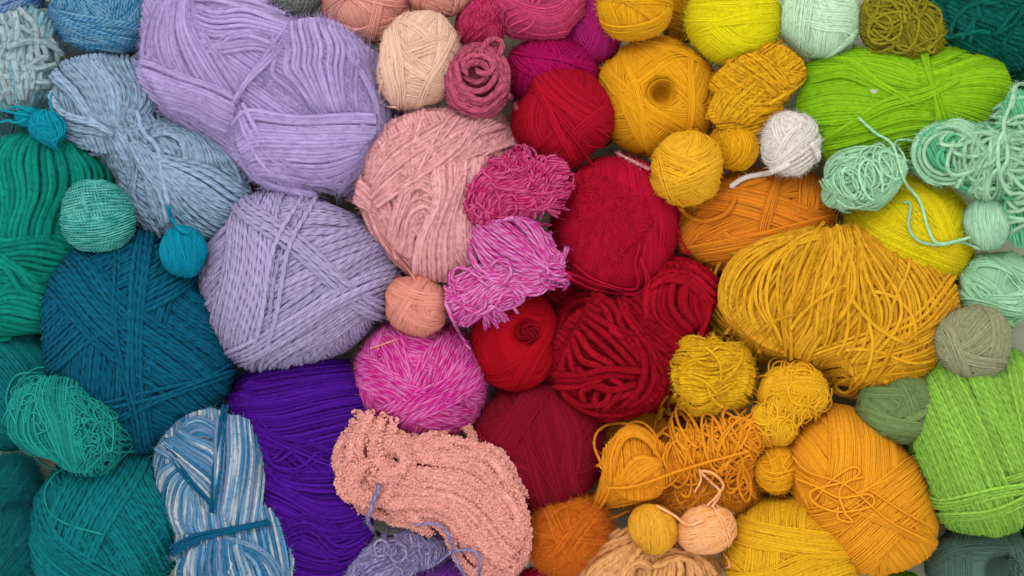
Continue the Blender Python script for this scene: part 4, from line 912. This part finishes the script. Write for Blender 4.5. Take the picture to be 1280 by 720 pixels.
y.shape(44, 37, 34, off=(14, -18, 2)); y.wind(1.15, 1.6, (4, 9), k=4, part='strands'); y.shape(32, 29, 28, off=(-12, 20, 0)); y.wind(1.15, 1.6, (4, 9), k=4, part='strands', main=(40, 30, .5))
y.sheet([[(950, 490), (955, 510), (965, 530), (985, 545)], [(975, 475), (985, 500), (985, 520), (978, 550)]], 1.15, n=12, wave=3); y.tangle(22, 1.2, 990, 492, 44, 36, size=(14, 36), length=(60, 140)); y.tangle(14, 1.2, 966, 528, 32, 28, size=(12, 26), length=(50, 100)); y.loops(12, 1.2, [(1012, 496), (1026, 512), (960, 552)], 15, asp=.6)
y.line([(1006, 490), (1008, 506), (1030, 514), (1040, 504), (1032, 488)], 1.4)

m = Y('rust_fuzzy', (238, 152, 42), size=3, twist=.3, sheen=.5)
y = skein('rusty gold tangled nest under the orange looped skein', 870, 595, 66, m, [(872, 605, 76, 46, 44), (795, 575, 62, 70, 34, dict(z=34))], seed=14, fz=(3500, 8, .2), name='yarn_tangle', cat='yarn tangle')
y.fill([20, -40], 1.4)
y.tangle(90, 1.5, 872, 600, 78, 50, size=(30, 90), length=(50, 120))
m = Y('orange_loop_cotton', (250, 156, 34), size=4.4, twist=.35, plies=2, bump=.6)
y = skein('orange looped cotton skein drawn together at its waist', 845, 570, 104, m, [(795, 580, 50, 46, 36, dict(ang=20)), (858, 565, 30, 32, 26), (905, 555, 50, 36, 32, dict(ang=-20))], seed=15, over=True)
sr = 2.2
y.fill([85, 90, -30], sr)
y.sheet([[(825, 575), (790, 570), (765, 600), (752, 620)], [(826, 582), (800, 590), (780, 610), (760, 628)], [(828, 590), (820, 615), (790, 632), (756, 634)]], sr, n=15, wave=1)
y.sheet([[(826, 570), (812, 540), (786, 530), (764, 550), (752, 610), (746, 632)], [(824, 575), (804, 552), (785, 548), (772, 570), (760, 615), (748, 636)]], sr, n=8, wave=1.2, each=True)
y.line([(752, 580), (743, 556), (750, 538), (772, 530), (800, 534), (818, 548), (826, 566)], sr, part='strands'); y.line([(762, 600), (764, 565), (780, 535), (800, 528), (816, 540), (824, 560)], sr, part='strands')
y.sheet([[(830, 560), (832, 580), (836, 602)], [(846, 550), (850, 576), (852, 600)], [(866, 548), (870, 572), (868, 596)]], sr, n=15, wave=.5)
y.sheet([[(860, 570), (895, 560), (920, 530), (935, 515)], [(864, 578), (900, 575), (935, 560), (945, 530)], [(866, 590), (905, 585), (930, 600), (948, 622)]], sr, n=15, wave=1.6)
y.loops(14, sr, [(845, 575), (880, 572), (920, 570)], 38, asp=.5, jit=.5, arcs=(.6, .95), tuck=5); y.loops(16, sr, [(880, 560), (915, 545), (935, 535)], 30, asp=.4, jit=.4); y.loops(7, sr, [(905, 580), (935, 600)], 24, asp=.4, jit=.3)
y.loops(4, sr, [(850, 540), (866, 532)], 20, asp=.5); y.line([(758, 608), (790, 605), (830, 592), (880, 575), (920, 564), (932, 560)], 2.0, part='tie_band', lift=3)
y.line([(880, 586), (886, 590), (920, 590), (944, 580)], 2.1); y.line([(746, 632), (745, 645), (756, 654), (790, 640)], 2.1)
y.tail([(838, 524), (824, 545), (818, 535), (830, 500), (842, 492)], 1.9, lift=1, part='loose_end')
orange_loop = y

m = Y('apricot_wool', (246, 170, 30), size=4, twist=.35)
y = ball('small apricot ball wedged beside the large amber skein', 970, 586, 26, 34, m, 1.9, z=100, rz=26, seed=16, fz=(300, 4), main=(70, 30, .6))
m = Y('amber_fine_cotton', (250, 164, 36), size=3, twist=.35, bump=.4)
y = ball('large amber pull skein with a thread knotted across it', 1076, 613, 77, 111, m, 1.6, rz=74, z=74, ang=-38, seed=17, cover=2.0, k=4, kw=(10, 18), fz=(900, 4), main=(52, 14, .75), lump=.02, sq=2.3)
y.across(52, .1, 26, 1.6); y.across(52, -.45, 18, 1.6); y.across(120, -.25, 22, 1.6, tilt=.2); y.across(112, .3, 26, 1.6, tilt=-.2); y.across(-30, .05, 10, 1.6); y.across(140, -.35, 14, 1.6)
y.across(20, .2, 5, 1.6, part='outer_turns'); y.across(-32, -.02, 6, 1.6, part='outer_turns')
amber_skein = y
m = Y('maize_acrylic', (254, 186, 34), size=4, twist=.4, bump=.5)
y = ball('broad maize yellow ball at the bottom edge', 990, 692, 88, 76, m, 1.9, rz=70, z=72, seed=18, cover=2.1, kw=(7, 12), fz=(1200, 4), lump=.01, main=(-15, 35, .6), wob=.04)
y.across(95, .5, 12, 1.9); y.across(-20, .2, 12, 1.9); y.across(10, -.3, 10, 1.9)

m = Y('orange_mohair', (236, 130, 36), size=3, twist=.3, sheen=.7)
y = ball('fuzzy orange ball beside the burgundy one at the bottom', 712, 668, 54, 52, m, 1.5, z=70, rz=42, seed=19, fz=(4500, 8, .18), kw=(3, 8), main=(120, 50, .5))
m = Y('raspberry_bottom', (186, 20, 70), size=4)
y = ball('raspberry red ball peeping out at the bottom edge', 682, 728, 36, 24, m, 1.8, z=40, rz=24, seed=20)
m = Y('light_apricot_chunky', (255, 178, 114), (240, 190, 140), size=8, twist=.5, plies=3, bump=.6, var=.14)
y = skein('pale apricot chunky twisted skein at the bottom edge', 800, 705, 62, m, [(775, 705, 60, 50, 46, dict(ang=-20)), (845, 715, 56, 42, 44)], seed=21, fz=(900, 4))
y.fill([-40, 80], 3.8)
y.sheet([[(716, 735), (735, 695), (770, 668), (800, 665)], [(730, 745), (755, 700), (790, 685), (806, 690)], [(760, 745), (780, 712), (800, 705), (808, 712)]], 3.9, n=11)
y.sheet([[(806, 676), (812, 700), (808, 745)], [(830, 690), (834, 710), (828, 745)], [(860, 690), (866, 712), (856, 745)], [(890, 690), (900, 712), (886, 745)]], 3.9, n=11)
y.sheet([[(800, 668), (775, 690), (765, 720), (762, 745)], [(812, 680), (796, 700), (788, 722), (786, 745)]], 3.9, n=4); y.sheet([[(812, 690), (840, 680), (870, 690), (890, 715)], [(812, 700), (840, 694), (866, 705), (880, 730)]], 3.9, n=4)
m = Y('gold_silk', (255, 176, 36), size=3, twist=.3, rough=.55, shine=.5)
y = ball('small glossy gold ball left of the pale peach one', 816, 660, 33, 29, m, 1.5, z=116, rz=27, ang=15, seed=22, main=(70, 20, .8), fz=(150, 3))
m = Y('pale_peach_silk', (248, 172, 90), (250, 200, 150), mode='marl', size=2.4, twist=.2, rough=.5, shine=.5, bump=.3)
y = ball('small shiny pale peach ball right of the gold one', 882, 662, 35, 33, m, 1.15, z=116, rz=30, seed=23, main=(-20, 18, .8), fz=(150, 3), k=4, lump=.04)
y.across(70, -.6, 4, 1.2, part='outer_turns')
pale_peach = y
# ================================================================ greens on the right
m = Y('olive_wool', (152, 144, 34), size=5, twist=.3, bump=.5, var=.22)
y = skein('olive green tangle at the top edge', 1128, 34, 84, m, [(1126, 36, 60, 46, 40)], seed=1, fz=(600, 5), name='yarn_tangle', cat='yarn tangle')
y.fill([30], 2.4)
y.sheet([[(1080, 0), (1110, 20), (1150, 40), (1180, 50)], [(1076, 30), (1105, 45), (1140, 62), (1165, 70)]], 2.4, n=10, wave=2.5)
y.tangle(30, 2.4, 1126, 30, 56, 38, ang=20, size=(16, 70), length=(60, 140), dirn=25)
y.line([(1165, 30), (1180, 40), (1192, 45), (1186, 50)], 2.4); y.line([(1080, 60), (1090, 68), (1106, 64), (1120, 54)], 2.4); y.line([(1150, 62), (1160, 70), (1166, 56), (1178, 52)], 2.4)
m = Y('bottle_green_wool', (10, 106, 90), size=7, twist=.4, plies=3, bump=.8, var=.22)
y = skein('thick bottle green skein in the top right corner', 1225, 30, 70, m, [(1225, 20, 80, 62, 56)], seed=2, fz=(1200, 5))
y.fill([30], 3.3)
y.sheet([[(1140, -10), (1180, 20), (1220, 50), (1260, 90)], [(1170, -15), (1215, 10), (1255, 40), (1290, 80)], [(1200, -15), (1240, 0), (1280, 20)]], 3.3, n=17)
y.sheet([[(1190, 45), (1220, 60), (1250, 75), (1280, 82)], [(1175, 20), (1210, 48), (1250, 62), (1290, 70)], [(1180, 0), (1220, 22), (1260, 40), (1290, 45)]], 3.3, n=13)
y.sheet([[(1218, -5), (1205, 25), (1194, 54)], [(1228, -5), (1212, 25), (1200, 56)]], 3.3, n=2, part='crossing_strands'); y.line([(1290, 18), (1262, 36), (1246, 56), (1254, 76), (1285, 90)], 3.3, part='crossing_strands', lift=2); y.line([(1288, 10), (1256, 22), (1232, 52)], 3.3, part='crossing_strands')
y.tangle(8, 3.2, 1225, 25, 60, 44, size=(30, 60), length=(60, 130), dirn=30)
m = Y('forest_green_wool', (10, 70, 50), size=6)
y = ball('dark forest green ball peeping in at the right edge', 1284, 108, 26, 34, m, 2.4, z=50, rz=28, seed=3)

m = Y('lime_acrylic', (144, 200, 28), size=5, twist=.35, plies=2, bump=.3, var=.18)
y = skein('long lime green pull skein at the upper right', 1130, 130, 66, m, [(1074, 138, 92, 84, 64, dict(ang=-10)), (1180, 122, 84, 70, 62, dict(ang=-5)), (1125, 128, 90, 70, 62)], seed=4, fz=(1500, 5))
sr = 2.25
y.fill([-8, 5, -20], sr)
y.sheet([[(1000, 165), (1040, 185), (1100, 215), (1140, 215)], [(1010, 185), (1050, 205), (1095, 225)], [(1020, 195), (1050, 215), (1080, 230)]], sr, n=16)
y.sheet([[(1012, 78), (1060, 66), (1110, 70), (1145, 90)], [(1004, 92), (1050, 84), (1105, 98), (1148, 115)], [(998, 108), (1045, 102), (1100, 122), (1150, 126)]], sr, n=21, wave=.6)
y.sheet([[(996, 120), (1030, 112), (1075, 118), (1118, 124)], [(994, 140), (1025, 136), (1070, 140), (1110, 138)], [(1000, 160), (1025, 160), (1060, 152), (1100, 142)]], sr, n=18, wave=.6)
y.sheet([[(1030, 160), (1080, 148), (1120, 140), (1160, 146)], [(1020, 172), (1080, 166), (1120, 164), (1165, 160)], [(1020, 190), (1080, 190), (1125, 186), (1170, 172)], [(1050, 210), (1090, 210), (1130, 200), (1165, 186)]], sr, n=20, wave=.8)
y.sheet([[(1148, 96), (1180, 84), (1220, 72), (1245, 70)], [(1150, 108), (1190, 102), (1230, 94), (1256, 96)], [(1152, 122), (1195, 124), (1235, 124), (1262, 122)], [(1156, 136), (1196, 146), (1236, 154), (1256, 150)], [(1160, 146), (1190, 162), (1220, 172), (1240, 176)]], sr, n=36, wave=.6)
y.sheet([[(1144, 72), (1175, 62), (1215, 58), (1250, 72)], [(1146, 90), (1180, 78), (1225, 62), (1255, 80)]], sr, n=8)
y.sheet([[(1020, 176), (1060, 152), (1095, 132), (1142, 118), (1190, 96)], [(1024, 182), (1064, 160), (1100, 140), (1146, 126), (1196, 102)]], sr, n=5)
y.sheet([[(1002, 80), (1050, 78), (1090, 105), (1130, 130)], [(1000, 88), (1050, 88), (1085, 112), (1125, 136)]], sr, n=5)
y.sheet([[(1143, 66), (1148, 95), (1156, 125), (1164, 160)], [(1150, 66), (1154, 95), (1162, 125), (1172, 162)]], 2.6, n=4, part='tie_band', lift=1.5, wave=.4)
y.sheet([[(1228, 58), (1252, 76), (1264, 110), (1258, 150)], [(1234, 58), (1258, 78), (1268, 112), (1262, 150)]], sr, n=3, part='outer_turns')
lime = y

m = Y('white_wool', (232, 226, 220), size=5, twist=.35, var=.07, sheen=.5)
y = ball('small white ball with a loose tail', 986, 180, 37, 38, m, 2.4, z=124, rz=34, seed=5, kw=(4, 8), cover=1.9, fz=(900, 4), main=(-30, 35, .6), lump=.04)
white = y

m = Y('mint_cotton', (176, 226, 184), size=4.4, twist=.35, bump=.6, var=.2)
y = skein('small pale mint cotton skein on the lime green skein', 1080, 220, 124, m, [(1082, 220, 52, 38, 34, dict(ang=-15))], seed=6, fz=(300, 4))
y.mats['centre_gap'] = Y('mint_cotton_inside', (40, 160, 92), size=4)
y.fill([-30], 2.1)
y.sheet([[(1030, 235), (1040, 205), (1075, 185), (1110, 182)], [(1032, 250), (1055, 225), (1090, 205), (1125, 200)], [(1045, 262), (1075, 245), (1110, 228), (1132, 215)], [(1070, 262), (1095, 255), (1120, 240), (1130, 228)]], 2.1, n=26, wave=2)
y.sheet([[(1030, 225), (1034, 245), (1050, 260)], [(1045, 205), (1052, 235), (1068, 258)]], 2.1, n=8, wave=1)
y.tangle(12, 2.1, 1086, 218, 48, 34, ang=-18, size=(26, 60), length=(50, 100), dirn=-20); y.loops(18, 2.1, [(1050, 235), (1086, 215), (1112, 205)], 24, asp=.55)
mint_small = y

m = Y('mint_ball_cotton', (176, 222, 188), size=3, twist=.3, rough=.6, shine=.4)
y = ball('small shiny mint ball between the neon yellow ball and the right edge', 1235, 278, 32, 34, m, 1.4, z=114, rz=30, seed=7, main=(100, 22, .7), fz=(200, 3))
mint_ball = y
m = Y('mint_ball_wool', (172, 228, 182), size=4, twist=.3, var=.24)
y = ball('mint ball with a swirled dimple above the sage grey ball', 1252, 360, 56, 50, m, 1.9, z=84, rz=42, seed=8, style='polar', tilt=12, hole=(0.15, .1, 9, 8), kw=(3, 6), cover=2.0, fz=(300, 4))
y.across(35, .7, 4, 1.9, part='outer_turns'); y.across(10, .5, 5, 1.9)
m = Y('sage_grey_wool', (164, 166, 128), size=4, twist=.35)
y = ball('sage grey ball under the mint ball at the right', 1216, 430, 45, 47, m, 1.8, z=132, rz=40, seed=9, kw=(6, 11), fz=(900, 5), main=(110, 35, .6))
y.across(20, .25, 8, 1.8, tilt=.3); y.across(65, .65, 7, 1.8, part='outer_turns')
m = Y('sage_green_cotton', (126, 150, 92), size=2.4, twist=.3, bump=.3)
y = ball('sage green cotton ball beneath the fringe of the amber hank', 1130, 512, 60, 46, m, 1.2, z=96, rz=44, seed=10, k=4, kw=(6, 12), fz=(500, 4))
y.across(-35, .2, 4, 1.3, part='outer_turns'); y.across(15, .4, 10, 1.2)
m = Y('apple_green_wool', (156, 212, 84), size=7, twist=.42, plies=3, bump=.9, var=.2)
y = ball('large apple green ball of twisted wool at the right edge', 1227, 545, 96, 120, m, 3.2, rz=84, z=80, ang=-4, seed=11, kw=(10, 16), cover=1.9, lump=.015, fz=(1500, 5), main=(70, 15, .5))
y.across(72, -.3, 22, 2.8); y.across(65, .2, 24, 2.8, tilt=.2); y.across(78, -.7, 16, 2.8); y.across(-12, .62, 12, 2.8); y.across(62, .5, 18, 2.8)
y.across(-10, .5, 4, 2.8, part='outer_turns'); y.across(-16, .62, 4, 2.8, part='outer_turns')
m = Y('grey_green_cotton', (88, 116, 104), size=2.6, twist=.3)
y = ball('grey green cotton cake with a dark hollow at the bottom right', 1225, 708, 73, 58, m, 1.3, rz=48, z=50, seed=12, style='polar', tilt=20, hole=(.28, -.02, 19, 34), k=4, kw=(6, 12), fz=(500, 4), name='yarn_cake', cat='yarn cake')
m = Y('leaf_green_wool', (78, 135, 24), size=4)
y = ball('leaf green ball just showing at the bottom edge', 1120, 733, 34, 22, m, 1.7, z=52, rz=24, seed=13, fz=(200, 4))
m = Y('dark_teal_edge', (6, 100, 90), size=4)
y = ball('dark teal green ball showing as a sliver beside the grey green cake', 1290, 655, 16, 24, m, 1.7, z=60, rz=18, seed=14)

m = Y('mint_chunky', (178, 224, 188), size=6.4, twist=.2, bump=.4, var=.2)
y = skein('bushy mint skein of thick loops at the right edge', 1215, 205, 112, m, [(1180, 195, 46, 40, 34), (1225, 205, 52, 46, 38), (1268, 175, 30, 66, 36), (1272, 260, 22, 54, 30)], seed=15, fz=(2200, 4.5), name="yarn_hank")
y.mats['inner_strands'] = Y('mint_chunky_shade', (104, 196, 148), size=6, twist=.2)  # same mint yarn coloured darker: shade deep among the loops put into the colour
y.fill([60, 60, 70, 80], 2.9, part='inner_strands')
y.tangle(18, 2.9, 1225, 200, 60, 42, size=(14, 30), length=(60, 140), part='inner_strands'); y.tangle(8, 2.9, 1268, 230, 16, 70, size=(10, 20), length=(50, 100), part='inner_strands')
for q in ((40, 36, 10, 400), (35, 31, 200, 560), (30, 26, 90, 430), (42, 39, 100, 330)): y.line(ring(1180, 194, q[0], q[1], q[2], q[3]), 3.1, part='strands', sm=3)
y.sheet([[(1196, 236), (1205, 200), (1230, 182), (1255, 190)], [(1186, 228), (1190, 195), (1215, 172), (1250, 172)]], 3.1, n=5, each=True, wave=1.5)
y.sheet([[(1195, 232), (1220, 210), (1240, 210), (1255, 230)], [(1200, 215), (1225, 198), (1250, 205), (1262, 225)]], 3.1, n=5, each=True, wave=1.5)
y.sheet([[(1150, 168), (1185, 156), (1215, 165), (1240, 195)], [(1172, 162), (1205, 172), (1228, 195), (1236, 225)]], 3.0, n=7, wave=1.2, each=True)
y.sheet([[(1205, 240), (1215, 205), (1236, 180), (1262, 170)], [(1225, 245), (1234, 215), (1252, 200), (1275, 205)]], 3.0, n=8, wave=1.4, each=True)
y.loops(14, 3.0, [(1195, 165), (1220, 190), (1245, 195), (1262, 215)], 34, asp=.6, jit=.35, arcs=(.45, .7), tuck=8); y.loops(24, 3.0, [(1262, 120), (1270, 160), (1272, 210), (1274, 270), (1276, 300)], 30, asp=.5, jit=.4, arcs=(.5, .8), tuck=8)
y.loops(5, 2.8, [(1216, 236), (1240, 240)], 16, asp=.7); y.line([(1262, 110), (1258, 130), (1246, 160), (1248, 200), (1240, 220), (1250, 240), (1262, 244)], 3.1, part='strands', lift=2)
y.line([(1258, 140), (1262, 120), (1266, 108)], 3.2, part='loose_end'); y.line([(1246, 165), (1236, 190), (1240, 225), (1256, 238)], 3.1, part='strands', lift=2)

# ================================================================ loose ends and threads over the pile
if PILE: PILE[-1].stamp()
cyan_ball.tail([(236, 292), (224, 286), (214, 272), (210, 256)], 2.6)
teal_tangle.tail([(82, 584), (66, 596), (56, 615), (62, 640), (86, 656), (128, 668)], 1.4, lift=1.2)
teal_tangle.tail([(20, 530), (8, 500), (20, 470), (52, 466)], 1.3)
white.tail([(988, 205), (960, 216), (932, 222), (912, 234)], 3.6, lift=1); white.tail([(1014, 178), (1022, 192), (1020, 208)], 4.0, lift=1)
mint_small.tail([(1072, 146), (1094, 166), (1116, 182), (1130, 225), (1150, 252), (1160, 285), (1172, 304), (1200, 300), (1214, 296)], 1.9, lift=1)
mint_small.tail([(1128, 252), (1138, 256), (1136, 284), (1150, 302), (1178, 306), (1200, 302), (1226, 312)], 1.9, lift=1)
mint_small.tail([(1116, 182), (1124, 175), (1146, 176)], 1.6)
y = cream; y.tail([(478, 100), (474, 120), (482, 132), (496, 134)], 1.2)
boucle.tail
lavender.tail([(474, 606), (466, 630), (460, 652), (474, 668), (492, 672)], 2.6, lift=1)
lavender.tail([(518, 656), (545, 655), (560, 668), (570, 700), (584, 724)], 1.8, lift=1.5); lavender.tail([(545, 705), (566, 690), (590, 688), (600, 700), (598, 722)], 1.8, lift=1.5)
orchid.tail([(556, 376), (566, 400), (576, 420), (588, 438)], 2.4, lift=1)
peach.tail([(508, 420), (480, 430), (462, 436)], 1.0); peach.tail([(472, 292), (490, 312), (512, 340), (520, 352)], 1.0)
rose.tail([(634, 118), (642, 126), (646, 138)], 3.4)
crimson.tail([(708, 340), (740, 352), (780, 365), (800, 370), (812, 352), (804, 330), (806, 305)], 1.6, lift=1); crimson.tail([(706, 345), (745, 362), (790, 368), (808, 355), (800, 320)], 1.6, lift=1); crimson.tail([(716, 330), (745, 350), (785, 362), (798, 355), (794, 330), (800, 305)], 1.6, lift=1)
crimson.tail([(846, 286), (854, 305), (862, 318), (848, 312)], 1.3)
red_ball.tail([(745, 160), (758, 168), (764, 176), (752, 184), (732, 182)], 1.4); red_ball.tail([(700, 152), (722, 180), (742, 208)], 1.5)
pink_ball.tail([(755, 184), (780, 196), (812, 212)], 1.8)
wide_orange.tail([(848, 258), (864, 272), (884, 276), (908, 266), (920, 246)], 3.0, lift=1)
pale_peach.tail([(820, 632), (842, 644), (860, 656), (880, 650)], 1.9); pale_peach.tail([(890, 634), (900, 616), (888, 602), (876, 590), (874, 586)], 1.9, lift=1); pale_peach.tail([(884, 632), (896, 620), (904, 606), (892, 592), (876, 588)], 1.9, lift=2)
pale_peach.tail([(874, 586), (876, 600), (868, 616)], 1.5, lift=2); pale_peach.tail([(900, 690), (908, 696), (912, 708), (902, 708), (900, 698)], 1.5, lift=1)
chen.tail([(845, 492), (836, 506), (838, 518), (828, 512), (824, 526)], 2.4)
for pts in ([(994, 598), (1020, 608), (1050, 622), (1086, 618), (1090, 632), (1050, 640), (1020, 630), (1014, 614), (1050, 604), (1080, 596)], [(1018, 626), (1040, 600), (1066, 584), (1074, 592), (1050, 612), (1056, 640), (1066, 652), (1048, 648), (1048, 632)], [(990, 570), (1010, 590), (1060, 608), (1110, 650), (1160, 676)], [(1086, 612), (1130, 640), (1168, 660)]):
    amber_skein.tail(pts, 1.4, lift=.5)
# the little white scrap lying on the lime skein
sc_m = Y('white_scrap', (214, 206, 214), size=3, bump=.1)
sx, sy = 1092, 115; z = float(g_at(sx - 640, 360 - sy)) ; z = float(g_at((sx - 640) * (HC - z) / (HC - ZR), (360 - sy) * (HC - z) / (HC - ZR)))
y = thing('paper_scrap', 'tiny white scrap lying on the lime green skein', 'scrap', None, sx, sy, z, sc_m, 3)
q = np.linspace(0.0, PI, 7)[:, None]; w = np.linspace(0, TAU, 12, endpoint=False)[None]
V = np.stack(np.broadcast_arrays(6 * np.sin(q) * np.cos(w), 3.8 * np.sin(q) * np.sin(w) + 1.2 * np.cos(w) ** 2, 1.8 * np.cos(q) + z + 2.4), -1); grid_mesh(y.buf('scrap'), V)
# ================================================================ link everything, camera, light
for y in PILE: y.build()
cam = bpy.data.cameras.new('camera'); co = bpy.data.objects.new('camera', cam); COL.objects.link(co)
co.location = (0, 0, HC * S); co.rotation_euler = (0, 0, 0)
cam.sensor_width = 36; cam.lens = 36 * (HC - ZR) / 1280.0
cam.clip_start = 0.05; cam.clip_end = 50
sc.camera = co
w = bpy.data.worlds.new('World'); sc.world = w; w.use_nodes = True
bg = w.node_tree.nodes['Background']; bg.inputs[0].default_value = (1.0, 0.99, 0.97, 1); bg.inputs[1].default_value = 1.12
def area(name, loc, size, power, col):
    l = bpy.data.lights.new(name, 'AREA'); l.shape = 'RECTANGLE'; l.size, l.size_y = size; l.energy = power; l.color = col
    o = bpy.data.objects.new(name, l); COL.objects.link(o); o.location = loc
    o.rotation_euler = (Vector((0, 0, 0)) - Vector(loc)).to_track_quat('-Z', 'Y').to_euler(); return o
area('soft_window_light', (-0.5, 1.5, 2.2), (1.6, 1.2), 30, (1.0, 0.985, 0.96))
sc.view_settings.view_transform = 'Standard'; sc.view_settings.look = 'None'; sc.view_settings.exposure = 0.1; sc.view_settings.gamma = 1
sc.render.engine = 'CYCLES'
sc.cycles.max_bounces = 8; sc.cycles.diffuse_bounces = 6; sc.cycles.glossy_bounces = 2; sc.cycles.use_denoising = True
